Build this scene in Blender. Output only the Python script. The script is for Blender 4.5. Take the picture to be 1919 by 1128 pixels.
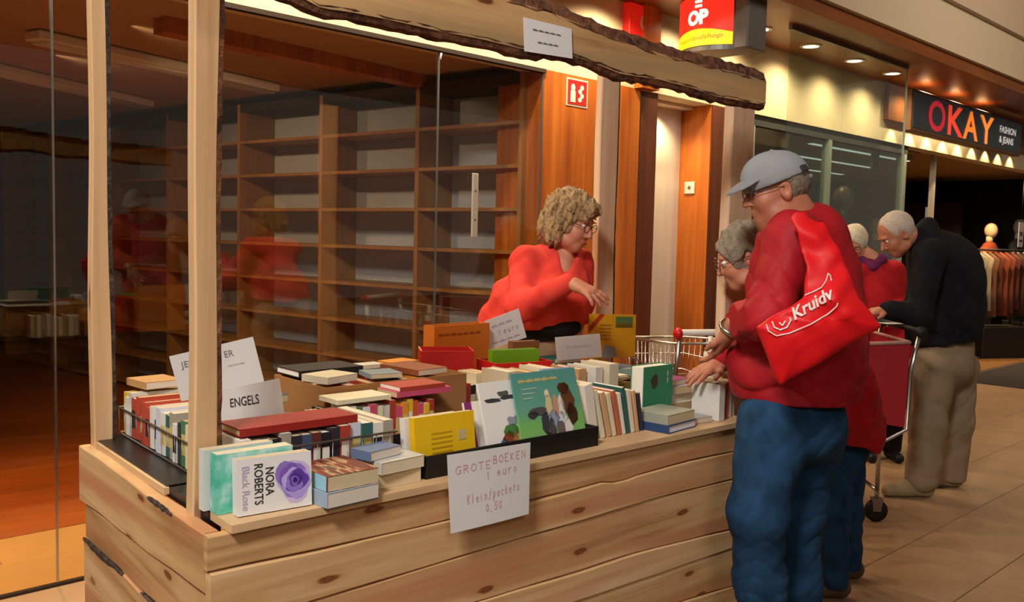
import bpy, bmesh, math, random
import numpy as np
from mathutils import Vector, Matrix
random.seed(7); rng = np.random.default_rng(7)
for o in list(bpy.data.objects): bpy.data.objects.remove(o)
scene = bpy.context.scene
COL = scene.collection

# ------------------------------------------------------------------ camera
CAMH = 1.45; FPX = 1700.0; PCX, PCY = 959.5, 564.0
_p = math.atan(117/1700.); _r = math.atan(.0237)
FW = np.array([0, math.cos(_p), -math.sin(_p)]); _u0 = np.cross([1., 0, 0], FW)
RT = math.cos(_r)*np.array([1., 0, 0]) + math.sin(_r)*_u0
UP = -math.sin(_r)*np.array([1., 0, 0]) + math.cos(_r)*_u0
CAMP = np.array([0, 0, CAMH])
cd = bpy.data.cameras.new('camera'); cam = bpy.data.objects.new('camera', cd); COL.objects.link(cam)
cam.matrix_world = Matrix(((RT[0], UP[0], -FW[0], 0), (RT[1], UP[1], -FW[1], 0), (RT[2], UP[2], -FW[2], CAMH), (0, 0, 0, 1)))
cd.sensor_width = 36; cd.sensor_fit = 'HORIZONTAL'; cd.lens = FPX/1919*36; cd.clip_end = 200; cd.clip_start = .05
scene.camera = cam
# ------------------------------------------------------------------ exposure, world, large lights
vs = scene.view_settings
vs.view_transform = 'Standard'; vs.look = 'None'; vs.gamma = 1; vs.use_curve_mapping = False; vs.exposure = 0.0
wd = bpy.data.worlds.new('world'); scene.world = wd; wd.use_nodes = True
wd.node_tree.nodes['Background'].inputs[0].default_value = (1.0, .80, .62, 1)
wd.node_tree.nodes['Background'].inputs[1].default_value = .15
def area(name, loc, target, size, power, col=(1, .86, .70), sy=None):
    l = bpy.data.lights.new(name, 'AREA'); l.energy = power; l.color = col; l.size = size
    if sy: l.shape = 'RECTANGLE'; l.size_y = sy
    o = bpy.data.objects.new(name, l); COL.objects.link(o); o.location = loc
    o.rotation_euler = (Vector(target)-Vector(loc)).to_track_quat('-Z', 'Y').to_euler(); return o
def spot(name, loc, target, power, ang=100, blend=.8, col=(1, .72, .42), rad=.03):
    l = bpy.data.lights.new(name, 'SPOT'); l.energy = power; l.color = col; l.spot_size = math.radians(ang); l.spot_blend = blend; l.shadow_soft_size = rad
    o = bpy.data.objects.new(name, l); COL.objects.link(o); o.location = loc
    o.rotation_euler = (Vector(target)-Vector(loc)).to_track_quat('-Z', 'Y').to_euler(); return o
KEY = area('unseen_area_light', (-1.3, -1.1, 4.45), (-.2, 2.4, .9), .9, 310, (1, .95, .90))  # added lamp above the camera in place of its flash, no mall fixture
area('unseen_area_light', (5.45, 4.43, 4.45), (6.0, 9.0, 3.4), 1.6, 190, (1, .82, .62))  # added unseen lamp, turned to brighten the fascia
area('unseen_area_light', (1.5, -3.5, 4.2), (1.5, -3.4, 0), 2.0, 150, (1, .86, .72))

# ------------------------------------------------------------------ frames
MA = math.radians(44); MX = np.array([math.cos(MA), math.sin(MA), 0]); MN = np.array([-math.sin(MA), math.cos(MA), 0])
TU = math.radians(42.07); TV = math.radians(129.5); SA = np.array([-.578, 1.748, 0])
SU = np.array([math.cos(TU), math.sin(TU), 0]); SV = np.array([math.cos(TV), math.sin(TV), 0]); TZ = .87
CSK, SSK = math.cos(TV-TU), math.sin(TV-TU)
_Mi = np.linalg.inv(np.array([SU[:2], SV[:2]]).T)
def ray(px, py): return (px-PCX)/FPX*RT - (py-PCY)/FPX*UP + FW
def onz(px, py, z): d = ray(px, py); return CAMP + d*(z-CAMH)/d[2]
def ony(px, py, y): d = ray(px, py); return CAMP + d*y/d[1]
def onplane(px, py, p0, d0):
    d = ray(px, py); nn = np.array([-d0[1], d0[0], 0]); return CAMP + d*((nn@np.array(p0))/(nn@d))
def mw(m, n, z=0.): return MX*m + MN*n + np.array([0, 0, z])          # mall frame -> world
def sw(u, v, z=TZ): return SA + SU*u + SV*v + np.array([0, 0, z])        # stall frame -> world
def uv(px, py, z=TZ): P = onz(px, py, z); return _Mi@(P[:2]-SA[:2])

# ------------------------------------------------------------------ mesh helpers
def lin(c):
    if isinstance(c, str):
        c = c.lstrip('#'); c = [int(c[i:i+2], 16)/255 for i in (0, 2, 4)]
    return tuple(x/12.92 if x <= .04045 else ((x+.055)/1.055)**2.4 for x in c[:3]) + (1,)
class MB:
    def __init__(s): s.v = []; s.f = []; s.sm = []
    def add(s, vs_, fs, smooth=False):
        o = len(s.v); s.v += [tuple(map(float, p)) for p in vs_]; s.f += [tuple(o+i for i in q) for q in fs]; s.sm += [smooth]*len(fs); return s
    def hexa(s, p, smooth=False):      # 8 corners: bottom 0-3 ccw, top 4-7
        return s.add(p, [(0, 3, 2, 1), (4, 5, 6, 7), (0, 1, 5, 4), (1, 2, 6, 5), (2, 3, 7, 6), (3, 0, 4, 7)], smooth)
    def box(s, x0, x1, y0, y1, z0, z1, T=None):
        p = [(x0, y0, z0), (x1, y0, z0), (x1, y1, z0), (x0, y1, z0), (x0, y0, z1), (x1, y0, z1), (x1, y1, z1), (x0, y1, z1)]
        if T is not None: p = [tuple(T @ Vector(q)) for q in p]
        return s.hexa(p)
    def bbox(s, x0, x1, y0, y1, z0, z1, b=.004, T=None):   # chamfered box
        X = (x0, x1); Y = (y0, y1); Z = (z0, z1); vs_ = []; idx = {}
        for i in (0, 1):
            for j in (0, 1):
                for k in (0, 1):
                    sx, sy, sz = (1, -1)[i], (1, -1)[j], (1, -1)[k]
                    for a in range(3):
                        q = [X[i]+sx*b, Y[j]+sy*b, Z[k]+sz*b]; q[a] = (X[i], Y[j], Z[k])[a]
                        idx[i, j, k, a] = len(vs_); vs_.append(q)
        g = lambda i, j, k, a: idx[i, j, k, a]
        fs = []
        for i in (0, 1): fs.append([g(i, 0, 0, 0), g(i, 1, 0, 0), g(i, 1, 1, 0), g(i, 0, 1, 0)][::(1 if i else -1)])
        for j in (0, 1): fs.append([g(0, j, 0, 1), g(1, j, 0, 1), g(1, j, 1, 1), g(0, j, 1, 1)][::(-1 if j else 1)])
        for k in (0, 1): fs.append([g(0, 0, k, 2), g(1, 0, k, 2), g(1, 1, k, 2), g(0, 1, k, 2)][::(1 if k else -1)])
        for i in (0, 1):
            for j in (0, 1): fs.append([g(i, j, 0, 0), g(i, j, 1, 0), g(i, j, 1, 1), g(i, j, 0, 1)][::(-1 if i == j else 1)])
        for i in (0, 1):
            for k in (0, 1): fs.append([g(i, 0, k, 0), g(i, 1, k, 0), g(i, 1, k, 2), g(i, 0, k, 2)][::(1 if i == k else -1)])
        for j in (0, 1):
            for k in (0, 1): fs.append([g(0, j, k, 1), g(1, j, k, 1), g(1, j, k, 2), g(0, j, k, 2)][::(-1 if j == k else 1)])
        for i in (0, 1):
            for j in (0, 1):
                for k in (0, 1): fs.append([g(i, j, k, 0), g(i, j, k, 1), g(i, j, k, 2)][::(1 if (i+j+k) % 2 == 0 else -1)])
        if T is not None: vs_ = [tuple(T @ Vector(q)) for q in vs_]
        return s.add(vs_, fs)
    def loft(s, rings, smooth=True, cap=True, close=True):
        n = len(rings[0]); vs_ = [p for r in rings for p in r]; fs = []
        for i in range(len(rings)-1):
            for j in range(n if close else n-1):
                k = (j+1) % n; fs.append((i*n+j, i*n+k, (i+1)*n+k, (i+1)*n+j))
        s.add(vs_, fs, smooth)
        if cap:
            o = len(s.v)-len(vs_); s.f.append(tuple(o+i for i in range(n))[::-1]); s.sm.append(False)
            o2 = len(s.v)-n; s.f.append(tuple(o2+i for i in range(n))); s.sm.append(False)
        return s
    def tube(s, path, r, seg=8, cap=True, closed=False):
        P = [Vector(p) for p in path]; rings = []; n = len(P); up = None
        for i in range(n):
            t = (P[(i+1) % n]-P[i-1]) if closed else (P[min(i+1, n-1)]-P[max(i-1, 0)])
            t.normalize()
            if up is None: up = Vector((0, 0, 1)) if abs(t.z) < .9 else Vector((1, 0, 0))
            a = (up - t*up.dot(t)).normalized(); b = t.cross(a); up = a
            rr = r[i] if hasattr(r, '__len__') else r
            rings.append([P[i] + (a*math.cos(q*2*math.pi/seg)+b*math.sin(q*2*math.pi/seg))*rr for q in range(seg)])
        if closed: rings.append(rings[0])
        return s.loft(rings, True, cap and not closed)
    def ell(s, c, r, seg=14, rings=8, R=None):
        vs_ = [(0, 0, 1)]; fs = []
        for i in range(1, rings):
            th = math.pi*i/rings
            for j in range(seg): ph = 2*math.pi*j/seg; vs_.append((math.sin(th)*math.cos(ph), math.sin(th)*math.sin(ph), math.cos(th)))
        vs_.append((0, 0, -1)); N = len(vs_)-1
        for j in range(seg): fs.append((0, 1+j, 1+(j+1) % seg)); fs.append((N, N-seg+(j+1) % seg, N-seg+j))
        for i in range(rings-2):
            for j in range(seg): a = 1+i*seg; fs.append((a+j, a+seg+j, a+seg+(j+1) % seg, a+(j+1) % seg))
        out = []
        for p in vs_:
            q = Vector((p[0]*r[0], p[1]*r[1], p[2]*r[2]))
            if R is not None: q = R @ q
            out.append(tuple(q+Vector(c)))
        return s.add(out, fs, True)
    def disc(s, c, r, nrm=(0, 0, 1), seg=20, h=0):
        n = Vector(nrm).normalized(); a = n.orthogonal().normalized(); b = n.cross(a); c = Vector(c)
        r1 = [c+(a*math.cos(t)+b*math.sin(t))*r for t in [2*math.pi*i/seg for i in range(seg)]]
        if h: return s.loft([r1, [p+n*h for p in r1]], False, True)
        return s.add(r1, [tuple(range(seg))])
    def build(s, name, mat, parent=None, loc=None, rz=None):
        me = bpy.data.meshes.new(name); me.from_pydata(s.v, [], s.f)
        if any(s.sm): me.polygons.foreach_set('use_smooth', s.sm)
        me.update(); me.materials.append(mat)
        return link(name, me, parent, loc, rz)
def link(name, me, parent=None, loc=None, rz=None):
    o = bpy.data.objects.new(name, me); COL.objects.link(o)
    if parent is not None: o.parent = parent
    if loc is not None: o.location = loc
    if rz is not None: o.rotation_euler = (0, 0, rz)
    return o
def tag(o, label=None, cat=None, group=None, kind=None):
    if label: o['label'] = label
    if cat: o['category'] = cat
    if group: o['group'] = group
    if kind: o['kind'] = kind
    return o
def empty(name, loc=(0, 0, 0), rz=0., label=None, cat=None, group=None, kind=None):
    o = bpy.data.objects.new(name, None); COL.objects.link(o); o.location = tuple(map(float, loc)); o.rotation_euler = (0, 0, rz); o.empty_display_size = .05
    return tag(o, label, cat, group, kind)
def copy_tree(o, parent=None):
    c = o.copy(); COL.objects.link(c)
    if parent is not None: c.parent = parent
    for ch in list(o.children): copy_tree(ch, c)
    return c
def struct(name, mb, mat, rz=MA): return tag(mb.build(name, mat, None, None, rz), kind='structure')

# ------------------------------------------------------------------ materials
def new_mat(name, col, rough=.6, metal=0., spec=.4):
    m = bpy.data.materials.new(name); m.use_nodes = True; b = m.node_tree.nodes['Principled BSDF']
    b.inputs['Base Color'].default_value = lin(col); b.inputs['Roughness'].default_value = rough; b.inputs['Metallic'].default_value = metal
    b.inputs['Specular IOR Level'].default_value = spec; return m
class NT:
    def __init__(s, m): s.m = m; s.t = m.node_tree; s.b = s.t.nodes['Principled BSDF']
    def n(s, typ, **k):
        x = s.t.nodes.new(typ)
        for a, b in k.items():
            if hasattr(x, a): setattr(x, a, b)
            else: x.inputs[a].default_value = b
        return x
    def l(s, a, b): s.t.links.new(a, b)
    def coord(s, scale=(1, 1, 1), kind='Object', rand=False):
        tc = s.n('ShaderNodeTexCoord'); mp = s.n('ShaderNodeMapping'); mp.inputs['Scale'].default_value = scale
        s.l(tc.outputs[kind], mp.inputs[0])
        if rand:
            oi = s.n('ShaderNodeObjectInfo'); mu = s.n('ShaderNodeVectorMath', operation='SCALE'); mu.inputs['Scale'].default_value = 37.0
            cb = s.n('ShaderNodeCombineXYZ')
            for i in range(3): s.l(oi.outputs['Random'], cb.inputs[i])
            s.l(cb.outputs[0], mu.inputs[0]); ad = s.n('ShaderNodeVectorMath', operation='ADD'); s.l(mp.outputs[0], ad.inputs[0]); s.l(mu.outputs[0], ad.inputs[1]); return ad.outputs[0]
        return mp.outputs[0]
    def noise(s, vec, scale, detail=4, rough=.55, dist=0.):
        x = s.n('ShaderNodeTexNoise'); x.inputs['Scale'].default_value = scale; x.inputs['Detail'].default_value = detail; x.inputs['Roughness'].default_value = rough; x.inputs['Distortion'].default_value = dist
        s.l(vec, x.inputs['Vector']); return x.outputs['Fac']
    def ramp(s, fac, stops):
        r = s.n('ShaderNodeValToRGB'); e = r.color_ramp.elements
        while len(e) < len(stops): e.new(.5)
        for q, (p, c) in zip(e, stops): q.position = p; q.color = lin(c) if not isinstance(c, (int, float)) else (c, c, c, 1)
        s.l(fac, r.inputs[0]); return r.outputs[0]
    def mix(s, fac, a, b, mode='MIX'):
        x = s.n('ShaderNodeMix', data_type='RGBA', blend_type=mode)
        for i, val in ((0, fac), (6, a), (7, b)):
            if isinstance(val, (int, float)): x.inputs[i].default_value = val
            elif isinstance(val, (str, tuple)): x.inputs[i].default_value = lin(val)
            else: s.l(val, x.inputs[i])
        return x.outputs[2]
    def bump(s, h, strength=.3, dist=.01):
        b = s.n('ShaderNodeBump'); b.inputs['Strength'].default_value = strength; b.inputs['Distance'].default_value = dist
        s.l(h, b.inputs['Height']); s.l(b.outputs[0], s.b.inputs['Normal'])
    def col(s, c): s.l(c, s.b.inputs['Base Color'])
def wood(name, stops, grain=(1.2, 26), axis='x', knots=True, knotcol='#6b3a1c', rough=.6, bump=.15, streak=None, kscale=(2.6, 8.5), kr=.55):
    """sawn timber: grain runs along the plank axis (x: horizontal boards, z: posts)"""
    m = new_mat(name, '#aa7744', rough); t = NT(m)
    tc = t.n('ShaderNodeTexCoord'); sx = t.n('ShaderNodeSeparateXYZ'); t.l(tc.outputs['Object'], sx.inputs[0]); oi = t.n('ShaderNodeObjectInfo')
    def mth(op, a, b):
        x = t.n('ShaderNodeMath', operation=op)
        for i, q in enumerate((a, b)):
            if isinstance(q, (int, float)): x.inputs[i].default_value = q
            else: t.l(q, x.inputs[i])
        return x.outputs[0]
    xy = mth('ADD', sx.outputs[0], sx.outputs[1])
    al, cr = (xy, sx.outputs[2]) if axis == 'x' else (sx.outputs[2], mth('SUBTRACT', sx.outputs[0], sx.outputs[1]))
    def vec(a, c, seed):
        cb = t.n('ShaderNodeCombineXYZ'); t.l(mth('ADD', mth('MULTIPLY', al, a), mth('MULTIPLY', oi.outputs['Random'], 31.+seed)), cb.inputs[0]); t.l(mth('ADD', mth('MULTIPLY', cr, c), mth('MULTIPLY', oi.outputs['Random'], 17.+seed)), cb.inputs[1]); return cb.outputs[0]
    g = t.noise(vec(*grain, 0), 1.0, 5, .6, .6); big = t.noise(vec(.9, 7, 5), 1.0, 3, .5, .3)
    c = t.ramp(mth('MULTIPLY', mth('ADD', g, big), .5), stops)
    if streak: c = t.mix(t.ramp(t.noise(vec(.7, 9, 9), 1.3, 2, .4), [(.52, 0.), (.66, .75)]), c, streak)
    if knots:
        vo = t.n('ShaderNodeTexVoronoi', voronoi_dimensions='2D'); vo.inputs['Scale'].default_value = 1.0; wv = t.n('ShaderNodeVectorMath', operation='ADD'); t.l(vec(*kscale, 3), wv.inputs[0])
        t.l(vo.outputs['Color'], t.n('ShaderNodeSeparateColor').inputs[0]); t.l(wv.outputs[0], vo.inputs['Vector'])
        se = [q for q in t.t.nodes if q.type == 'SEPARATE_COLOR'][-1]
        gate = t.ramp(se.outputs[0], [(.56, 0.), (.60, 1.)])
        nd = mth('ADD', vo.outputs['Distance'], mth('MULTIPLY', mth('SUBTRACT', t.noise(vec(20, 40, 1), 1., 2), .5), .08))
        halo = t.ramp(nd, [(.10*kr, .4), (.34*kr, 0.)]); k = t.ramp(nd, [(.0, .75), (.05*kr, 1.), (.10*kr, .9), (.15*kr, 0.)])
        c = t.mix(mth('MULTIPLY', halo, gate), c, '#ad7242'); c = t.mix(mth('MULTIPLY', k, gate), c, knotcol)
    t.col(c); t.bump(g, bump, .004); return m
M = {}
M['pine'] = wood('pine_plank', [(.36, '#a3754a'), (.45, '#c29868'), (.54, '#d0aa7b'), (.66, '#dfc299')], streak='#b87850', knotcol='#75401f')
M['pine_end'] = wood('pine_post', [(.34, '#b98f63'), (.5, '#c9a378'), (.66, '#d6b88f')], (1.0, 34), 'z', kscale=(2.2, 11), knotcol='#7d4c2a')
M['pine_pink'] = wood('pine_post_pink', [(.34, '#c49a78'), (.5, '#d6b08e'), (.66, '#e0c3a4')], (1.0, 30), 'z', kscale=(2.0, 8), knotcol='#74401f')
M['beam'] = wood('beam_wood', [(.34, '#96744a'), (.46, '#b78f60'), (.56, '#c9a26f'), (.68, '#d6b688')], streak='#98825c', knotcol='#5f3018', kscale=(2.4, 7))
M['lip'] = wood('lip_wood', [(.3, '#b8936a'), (.6, '#cfae84')], knots=False)
def bark_mat():
    m = new_mat('bark', '#5a3320', .95); t = NT(m); a = t.noise(t.coord((1, 1, 1)), 45, 6, .7); b = t.noise(t.coord((1, 1, 1)), 9, 3, .6)
    c = t.ramp(a, [(.30, '#1e1410'), (.45, '#4a2a1b'), (.58, '#7d4a2c'), (.75, '#9a7a62')]); t.col(t.mix(t.ramp(b, [(.45, 0.), (.62, .55)]), c, '#8a5a3a')); t.bump(a, .9, .02); return m
M['bark'] = bark_mat()
def bark_grey():
    m = new_mat('bark_grey', '#4a4038', .95); t = NT(m); a = t.noise(t.coord((1, 1, 1)), 60, 6, .7)
    t.col(t.ramp(a, [(.30, '#1d1815'), (.5, '#3f332b'), (.66, '#6a5a4c'), (.8, '#8c7c6c')])); t.bump(a, .8, .015); return m
M['bark_grey'] = bark_grey()
def tilemat(name, a, b, rough):
    m = new_mat(name, a, rough); t = NT(m); oi = t.n('ShaderNodeObjectInfo')
    n1 = t.noise(t.coord((1, 1, 1), rand=True), 3.5, 5, .6); c = t.ramp(n1, [(.3, a), (.7, b)])
    c = t.mix(t.ramp(oi.outputs['Random'], [(0., 0.), (1., .25)]), c, b); t.col(c); t.bump(t.noise(t.coord((1, 1, 1)), 60, 3), .06, .002); return m
M['tile'] = tilemat('floor_tile', '#957659', '#a98a6b', .5)
M['tile_in'] = tilemat('shop_tile', '#b3854a', '#c29254', .4)
M['grout'] = new_mat('grout', '#5f4630', .8)
M['parquet'] = wood('parquet', [(.3, '#8a3f14'), (.5, '#a34f1a'), (.7, '#b5602a')], knots=False, rough=.3, grain=(1.5, 30), bump=.05)
M['pillar'] = wood('pillar_veneer', [(.34, '#964914'), (.5, '#b5601f'), (.66, '#cc762c')], grain=(.9, 22), axis='z', knots=False, rough=.38, bump=.04)
M['pillar_shaded'] = wood('shaded_veneer', [(.3, '#4c2411'), (.6, '#66331a')], grain=(.9, 24), axis='z', knots=False, rough=.45, bump=.04)  # darker copy of the veneer: shade of the unlit faces put into the colour
M['soffit'] = wood('soffit_wood', [(.3, '#6b3a18'), (.6, '#8a4e22')], grain=(.8, 18), knots=False, rough=.42, bump=.03)
M['shelf'] = wood('shelf_wood', [(.3, '#8a5a2a'), (.55, '#a46e37'), (.8, '#b37d42')], grain=(3, 14), axis='z', knots=False, rough=.45, bump=.03)
M['back'] = new_mat('shelf_back', '#b9b3ae', .8)
M['cream'] = new_mat('cream_paint', '#d9c7a2', .7)
M['white'] = new_mat('white_paint', '#d8cdbd', .75)
M['fascia'] = new_mat('fascia_paint', '#c4b69c', .7)
M['ceil'] = new_mat('mall_ceiling_paint', '#bba893', .85)
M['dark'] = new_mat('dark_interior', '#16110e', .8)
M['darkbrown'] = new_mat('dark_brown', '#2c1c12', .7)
M['ceil_in'] = new_mat('shop_ceiling', '#b08c68', .85)
M['black'] = new_mat('black_laminate', '#1c1a19', .35)
M['blackmat'] = new_mat('black_matt', '#0c0b0b', .6)
M['grey'] = new_mat('grey_metal', '#6f6c69', .4, .4)
M['chrome'] = new_mat('chrome', '#b9b6b1', .25, .95)
M['steel'] = new_mat('dull_steel', '#8b8680', .4, .8)
M['paper'] = new_mat('white_paper', '#dcdad8', .8)
M['red'] = new_mat('red_plastic', '#c3151b', .4)
M['ink'] = new_mat('black_ink', '#26262c', .9)
M['inkred'] = new_mat('red_ink', '#d09496', .9)
M['inkpurple'] = new_mat('purple_ink', '#a488a6', .9)
def glassmat(name, tint=(.93, .95, .94), boost=0.):
    m = bpy.data.materials.new(name); m.use_nodes = True; t = m.node_tree; t.nodes.clear(); N = t.nodes.new; L = t.links.new
    o = N('ShaderNodeOutputMaterial'); mx = N('ShaderNodeMixShader'); tr = N('ShaderNodeBsdfTransparent'); gl = N('ShaderNodeBsdfGlossy'); g = N('ShaderNodeNewGeometry')
    tr.inputs[0].default_value = (*tint, 1); gl.inputs['Roughness'].default_value = .0; gl.inputs[0].default_value = (1, 1, 1, 1)
    dt = N('ShaderNodeVectorMath'); dt.operation = 'DOT_PRODUCT'; L(g.outputs['Normal'], dt.inputs[0]); L(g.outputs['Incoming'], dt.inputs[1])
    def mth(op, a, b=None):
        x = N('ShaderNodeMath'); x.operation = op
        for i, q in enumerate((a, b)):
            if q is None: continue
            if isinstance(q, (int, float)): x.inputs[i].default_value = q
            else: L(q, x.inputs[i])
        return x.outputs[0]
    f = mth('ADD', mth('MULTIPLY', mth('POWER', mth('SUBTRACT', 1.0, mth('ABSOLUTE', dt.outputs['Value'])), 5.0), .95), .04+boost)
    L(f, mx.inputs[0]); L(tr.outputs[0], mx.inputs[1]); L(gl.outputs[0], mx.inputs[2]); L(mx.outputs[0], o.inputs[0]); return m
M['glass'] = glassmat('shop_glass', boost=.02)
M['glass2'] = glassmat('screen_glass', (.86, .91, .88), boost=.03)
def emis(name, col, st):
    m = bpy.data.materials.new(name); m.use_nodes = True; b = m.node_tree.nodes['Principled BSDF']
    b.inputs['Base Color'].default_value = lin(col); b.inputs['Emission Color'].default_value = lin(col); b.inputs['Emission Strength'].default_value = st; return m
M['lamp'] = emis('lamp_glow', '#fff0d0', 6)
_mc = {}
def flat(col, rough=.55, spec=.35):
    k = (col, rough)
    if k not in _mc: _mc[k] = new_mat('paint_'+col.strip('#'), col, rough, 0, spec)
    return _mc[k]
# ================================================================== STRUCTURE (mall frame: x along shop fronts, y into the shops)
NW = 3.85                                            # shop front line
# floor with separate tiles
flo = struct('floor', MB().box(-6, 17, -10, NW, -.06, -.006).box(-6, 17, NW, 12, -.06, -.006), M['grout'])
def inview(p, mar=60):
    v = np.array(p)-CAMP; z = v@FW
    if z < .3: return False
    x = PCX+FPX*(v@RT)/z; y = PCY-FPX*(v@UP)/z
    return -mar < x < 1919+mar and -mar < y < 1128+mar
TN, TM = .43, .685; tilemesh = None; ntile = 0
for k in range(-7, 6):
    n0 = 1.34+TN*k
    n1 = min(n0+TN, NW-.01)
    if n1-n0 < .03: continue
    for j in range(-8, 14):
        m0 = 3.82+TM*j+(.5*TM if k % 2 else 0)
        cs = [mw(m0+a*TM, n0+b*(n1-n0)) for a in (0, .5, 1) for b in (0, .5, 1)]
        if not any(inview(c) for c in cs): continue
        mc = m0+TM/2; nc = (n0+n1)/2
        if m0 > 7.2 and ntile > 285: continue
        if abs(n1-n0-TN) < 1e-4:
            if tilemesh is None:
                mb = MB().bbox(-TM/2+.002, TM/2-.002, -TN/2+.002, TN/2-.002, -.012, 0, .0015); o = mb.build('tile', M['tile'], flo); tilemesh = o.data
            else: o = link('tile', tilemesh, flo)
        else:
            o = MB().bbox(-TM/2+.002, TM/2-.002, -(n1-n0)/2+.002, (n1-n0)/2-.002, -.012, 0, .0015).build('tile', M['tile'], flo)
        o.location = (mc, nc, 0); ntile += 1
# shop floor: tile strip and parquet boards
for k, (n0, n1) in enumerate(((NW+.03, 4.245), (4.245, 4.6))):
    for j in range(0, 8):
        m0 = -.4+.62*j+.25*k
        MB().bbox(m0+.002, m0+.618, n0+.002, n1-.002, -.012, 0, .0015).build('tile', M['tile_in'], flo)
for j in range(26):
    n0 = 4.605+.11*j
    MB().box(-3.2, 3.4, n0+.001, n0+.109, -.012, .0).build('plank', M['parquet'], flo)
MB().box(-3.2, 3.4, 4.605+26*.11, 11.5, -.012, 0).build('parquet_field', M['parquet'], flo)
MB().box(8.0, 16.5, NW+.01, 11.5, -.012, .001).build('shop_floor', new_mat('clothes_shop_floor', '#8a6238', .4), flo)

# glass shop front: three panes with a base rail
JN = [-2.7, -.77, 1.19, 3.13, 3.93]
win = tag(MB().box(-2.7, 3.94, NW-.012, NW+.012, 0, .012).box(-2.7, 3.94, NW-.02, NW+.02, 2.44, 2.462).build('window_1', M['darkbrown'], None, None, MA), kind='structure')
for i in range(4):
    MB().box(JN[i]+.003, JN[i+1]-.003, NW-.005, NW+.005, .013, 2.44).build('pane', M['glass'], win)
    MB().box(JN[i+1]-.004, JN[i+1]+.004, NW-.004, NW+.004, .013, 2.44).build('seal', M['chrome' if i == 1 else 'grey'], win)
# bulkhead band above the shop fronts
struct('wall_bulkhead', MB().box(-3, 16.5, NW, NW+.16, 2.463, 3.05), M['cream'])
# soffit, fascia and mall ceiling
sof = struct('ceiling_soffit', MB().box(-3, 16.5, 3.06, NW, 3.0, 3.06), M['soffit'])
struct('trim_1', MB().box(-3, 16.5, 2.99, 3.06, 2.955, 3.05), M['soffit'])
struct('wall_fascia', MB().box(-3, 16.5, 2.95, 3.05, 3.05, 3.42), M['fascia'])
struct('ceiling', MB().box(-6, 17, -10, 2.96, 4.6, 4.7).box(-6, 17, 2.90, 3.05, 3.42, 4.65), M['ceil'])
# pillar with panelled veneer, side panel with shade put into its colour, niche
pil = struct('wall_pillar', MB().box(3.94, 4.86, NW-.005, NW+.4, 0, 2.463), M['pillar'])
struct('trim_2', MB().box(4.86, 5.085, NW+.02, NW+.38, 0, 2.463), M['pillar_shaded'])
struct('wall_niche', MB().box(5.0, 5.75, 4.12, 4.22, 0, 2.463), M['white'])
struct('wall_jamb', MB().box(5.71, 5.80, NW+.004, 4.4, 0, 2.463), M['pillar'])
struct('trim_3', MB().box(5.80, 6.28, NW, 4.3, 0, 2.463).box(5.712, 5.80, NW-.004, NW+.004, 0, 2.463), M['pillar_shaded'])  # front face beside the lit jamb, its shade painted as darker wood
struct('ceiling_niche', MB().box(5.0, 5.8, NW+.161, 4.4, 2.44, 2.5), M['white'])
spot('niche_lamp', mw(5.38, 4.0, 2.40), mw(5.5, 4.08, 0), 26, 130, .9, (1, .74, .42))
# bookshop interior shell
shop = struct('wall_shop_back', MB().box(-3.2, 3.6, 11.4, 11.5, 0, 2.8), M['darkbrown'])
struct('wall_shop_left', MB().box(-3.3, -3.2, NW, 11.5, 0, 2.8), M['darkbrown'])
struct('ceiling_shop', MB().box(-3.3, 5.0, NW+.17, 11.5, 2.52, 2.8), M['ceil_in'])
# ================================================================== empty wooden book shelving along the side wall of the shop
SHA = math.radians(142.4); SH0 = mw(3.90, 3.98)
SHL = [.04, .30, .565, .83, 1.10, 1.365, 1.63, 1.895, 2.16]
BAYS = [0, .90, 1.87, 2.86, 3.88, 4.94, 6.02, 7.06]
ordn = ['first', 'second', 'third', 'fourth', 'fifth', 'sixth', 'seventh', 'eighth', 'ninth', 'tenth', 'eleventh', 'twelfth', 'thirteenth', 'fourteenth', 'fifteenth', 'sixteenth', 'seventeenth', 'eighteenth', 'nineteenth', 'twentieth', 'twenty-first', 'twenty-second', 'twenty-third', 'twenty-fourth', 'twenty-fifth', 'twenty-sixth', 'twenty-seventh', 'twenty-eighth', 'twenty-ninth', 'thirtieth']
SDIR = np.array([math.cos(SHA), math.sin(SHA), 0])
for i in range(7):
    t0, t1 = BAYS[i], BAYS[i+1]; w = t1-t0
    e = empty('shelving_unit', SH0+SDIR*t0, SHA, 'empty brown wooden shelving unit in the shop, %s bay from the orange pillar' % ordn[i], 'shelf', 'empty shelving bays')
    # local x along the run, -y is depth away from the viewer side
    MB().box(w-.035, w-.0006, -.34, 0, 0, 2.46).build('side_panel', M['shelf'], e)
    if i == 0: MB().box(0, .03, -.34, 0, 0, 2.46).build('side_panel', M['shelf'], e)
    MB().box(.0006, w-.0006, -.36, -.3402, 0, 2.46).build('back_panel', M['back'], e)
    for z in SHL: MB().box(.031 if i == 0 else .001, w-.036, -.338, -.002, z-.011, z+.011).build('shelf_board', M['shelf'], e)
    MB().box(.001, w-.036, -.338, -.002, 2.40, 2.46).build('top_board', M['darkbrown'], e)
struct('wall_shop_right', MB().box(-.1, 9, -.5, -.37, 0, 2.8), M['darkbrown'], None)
o = bpy.data.objects['wall_shop_right']; o.rotation_euler = (0, 0, SHA); o.location = SH0
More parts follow.
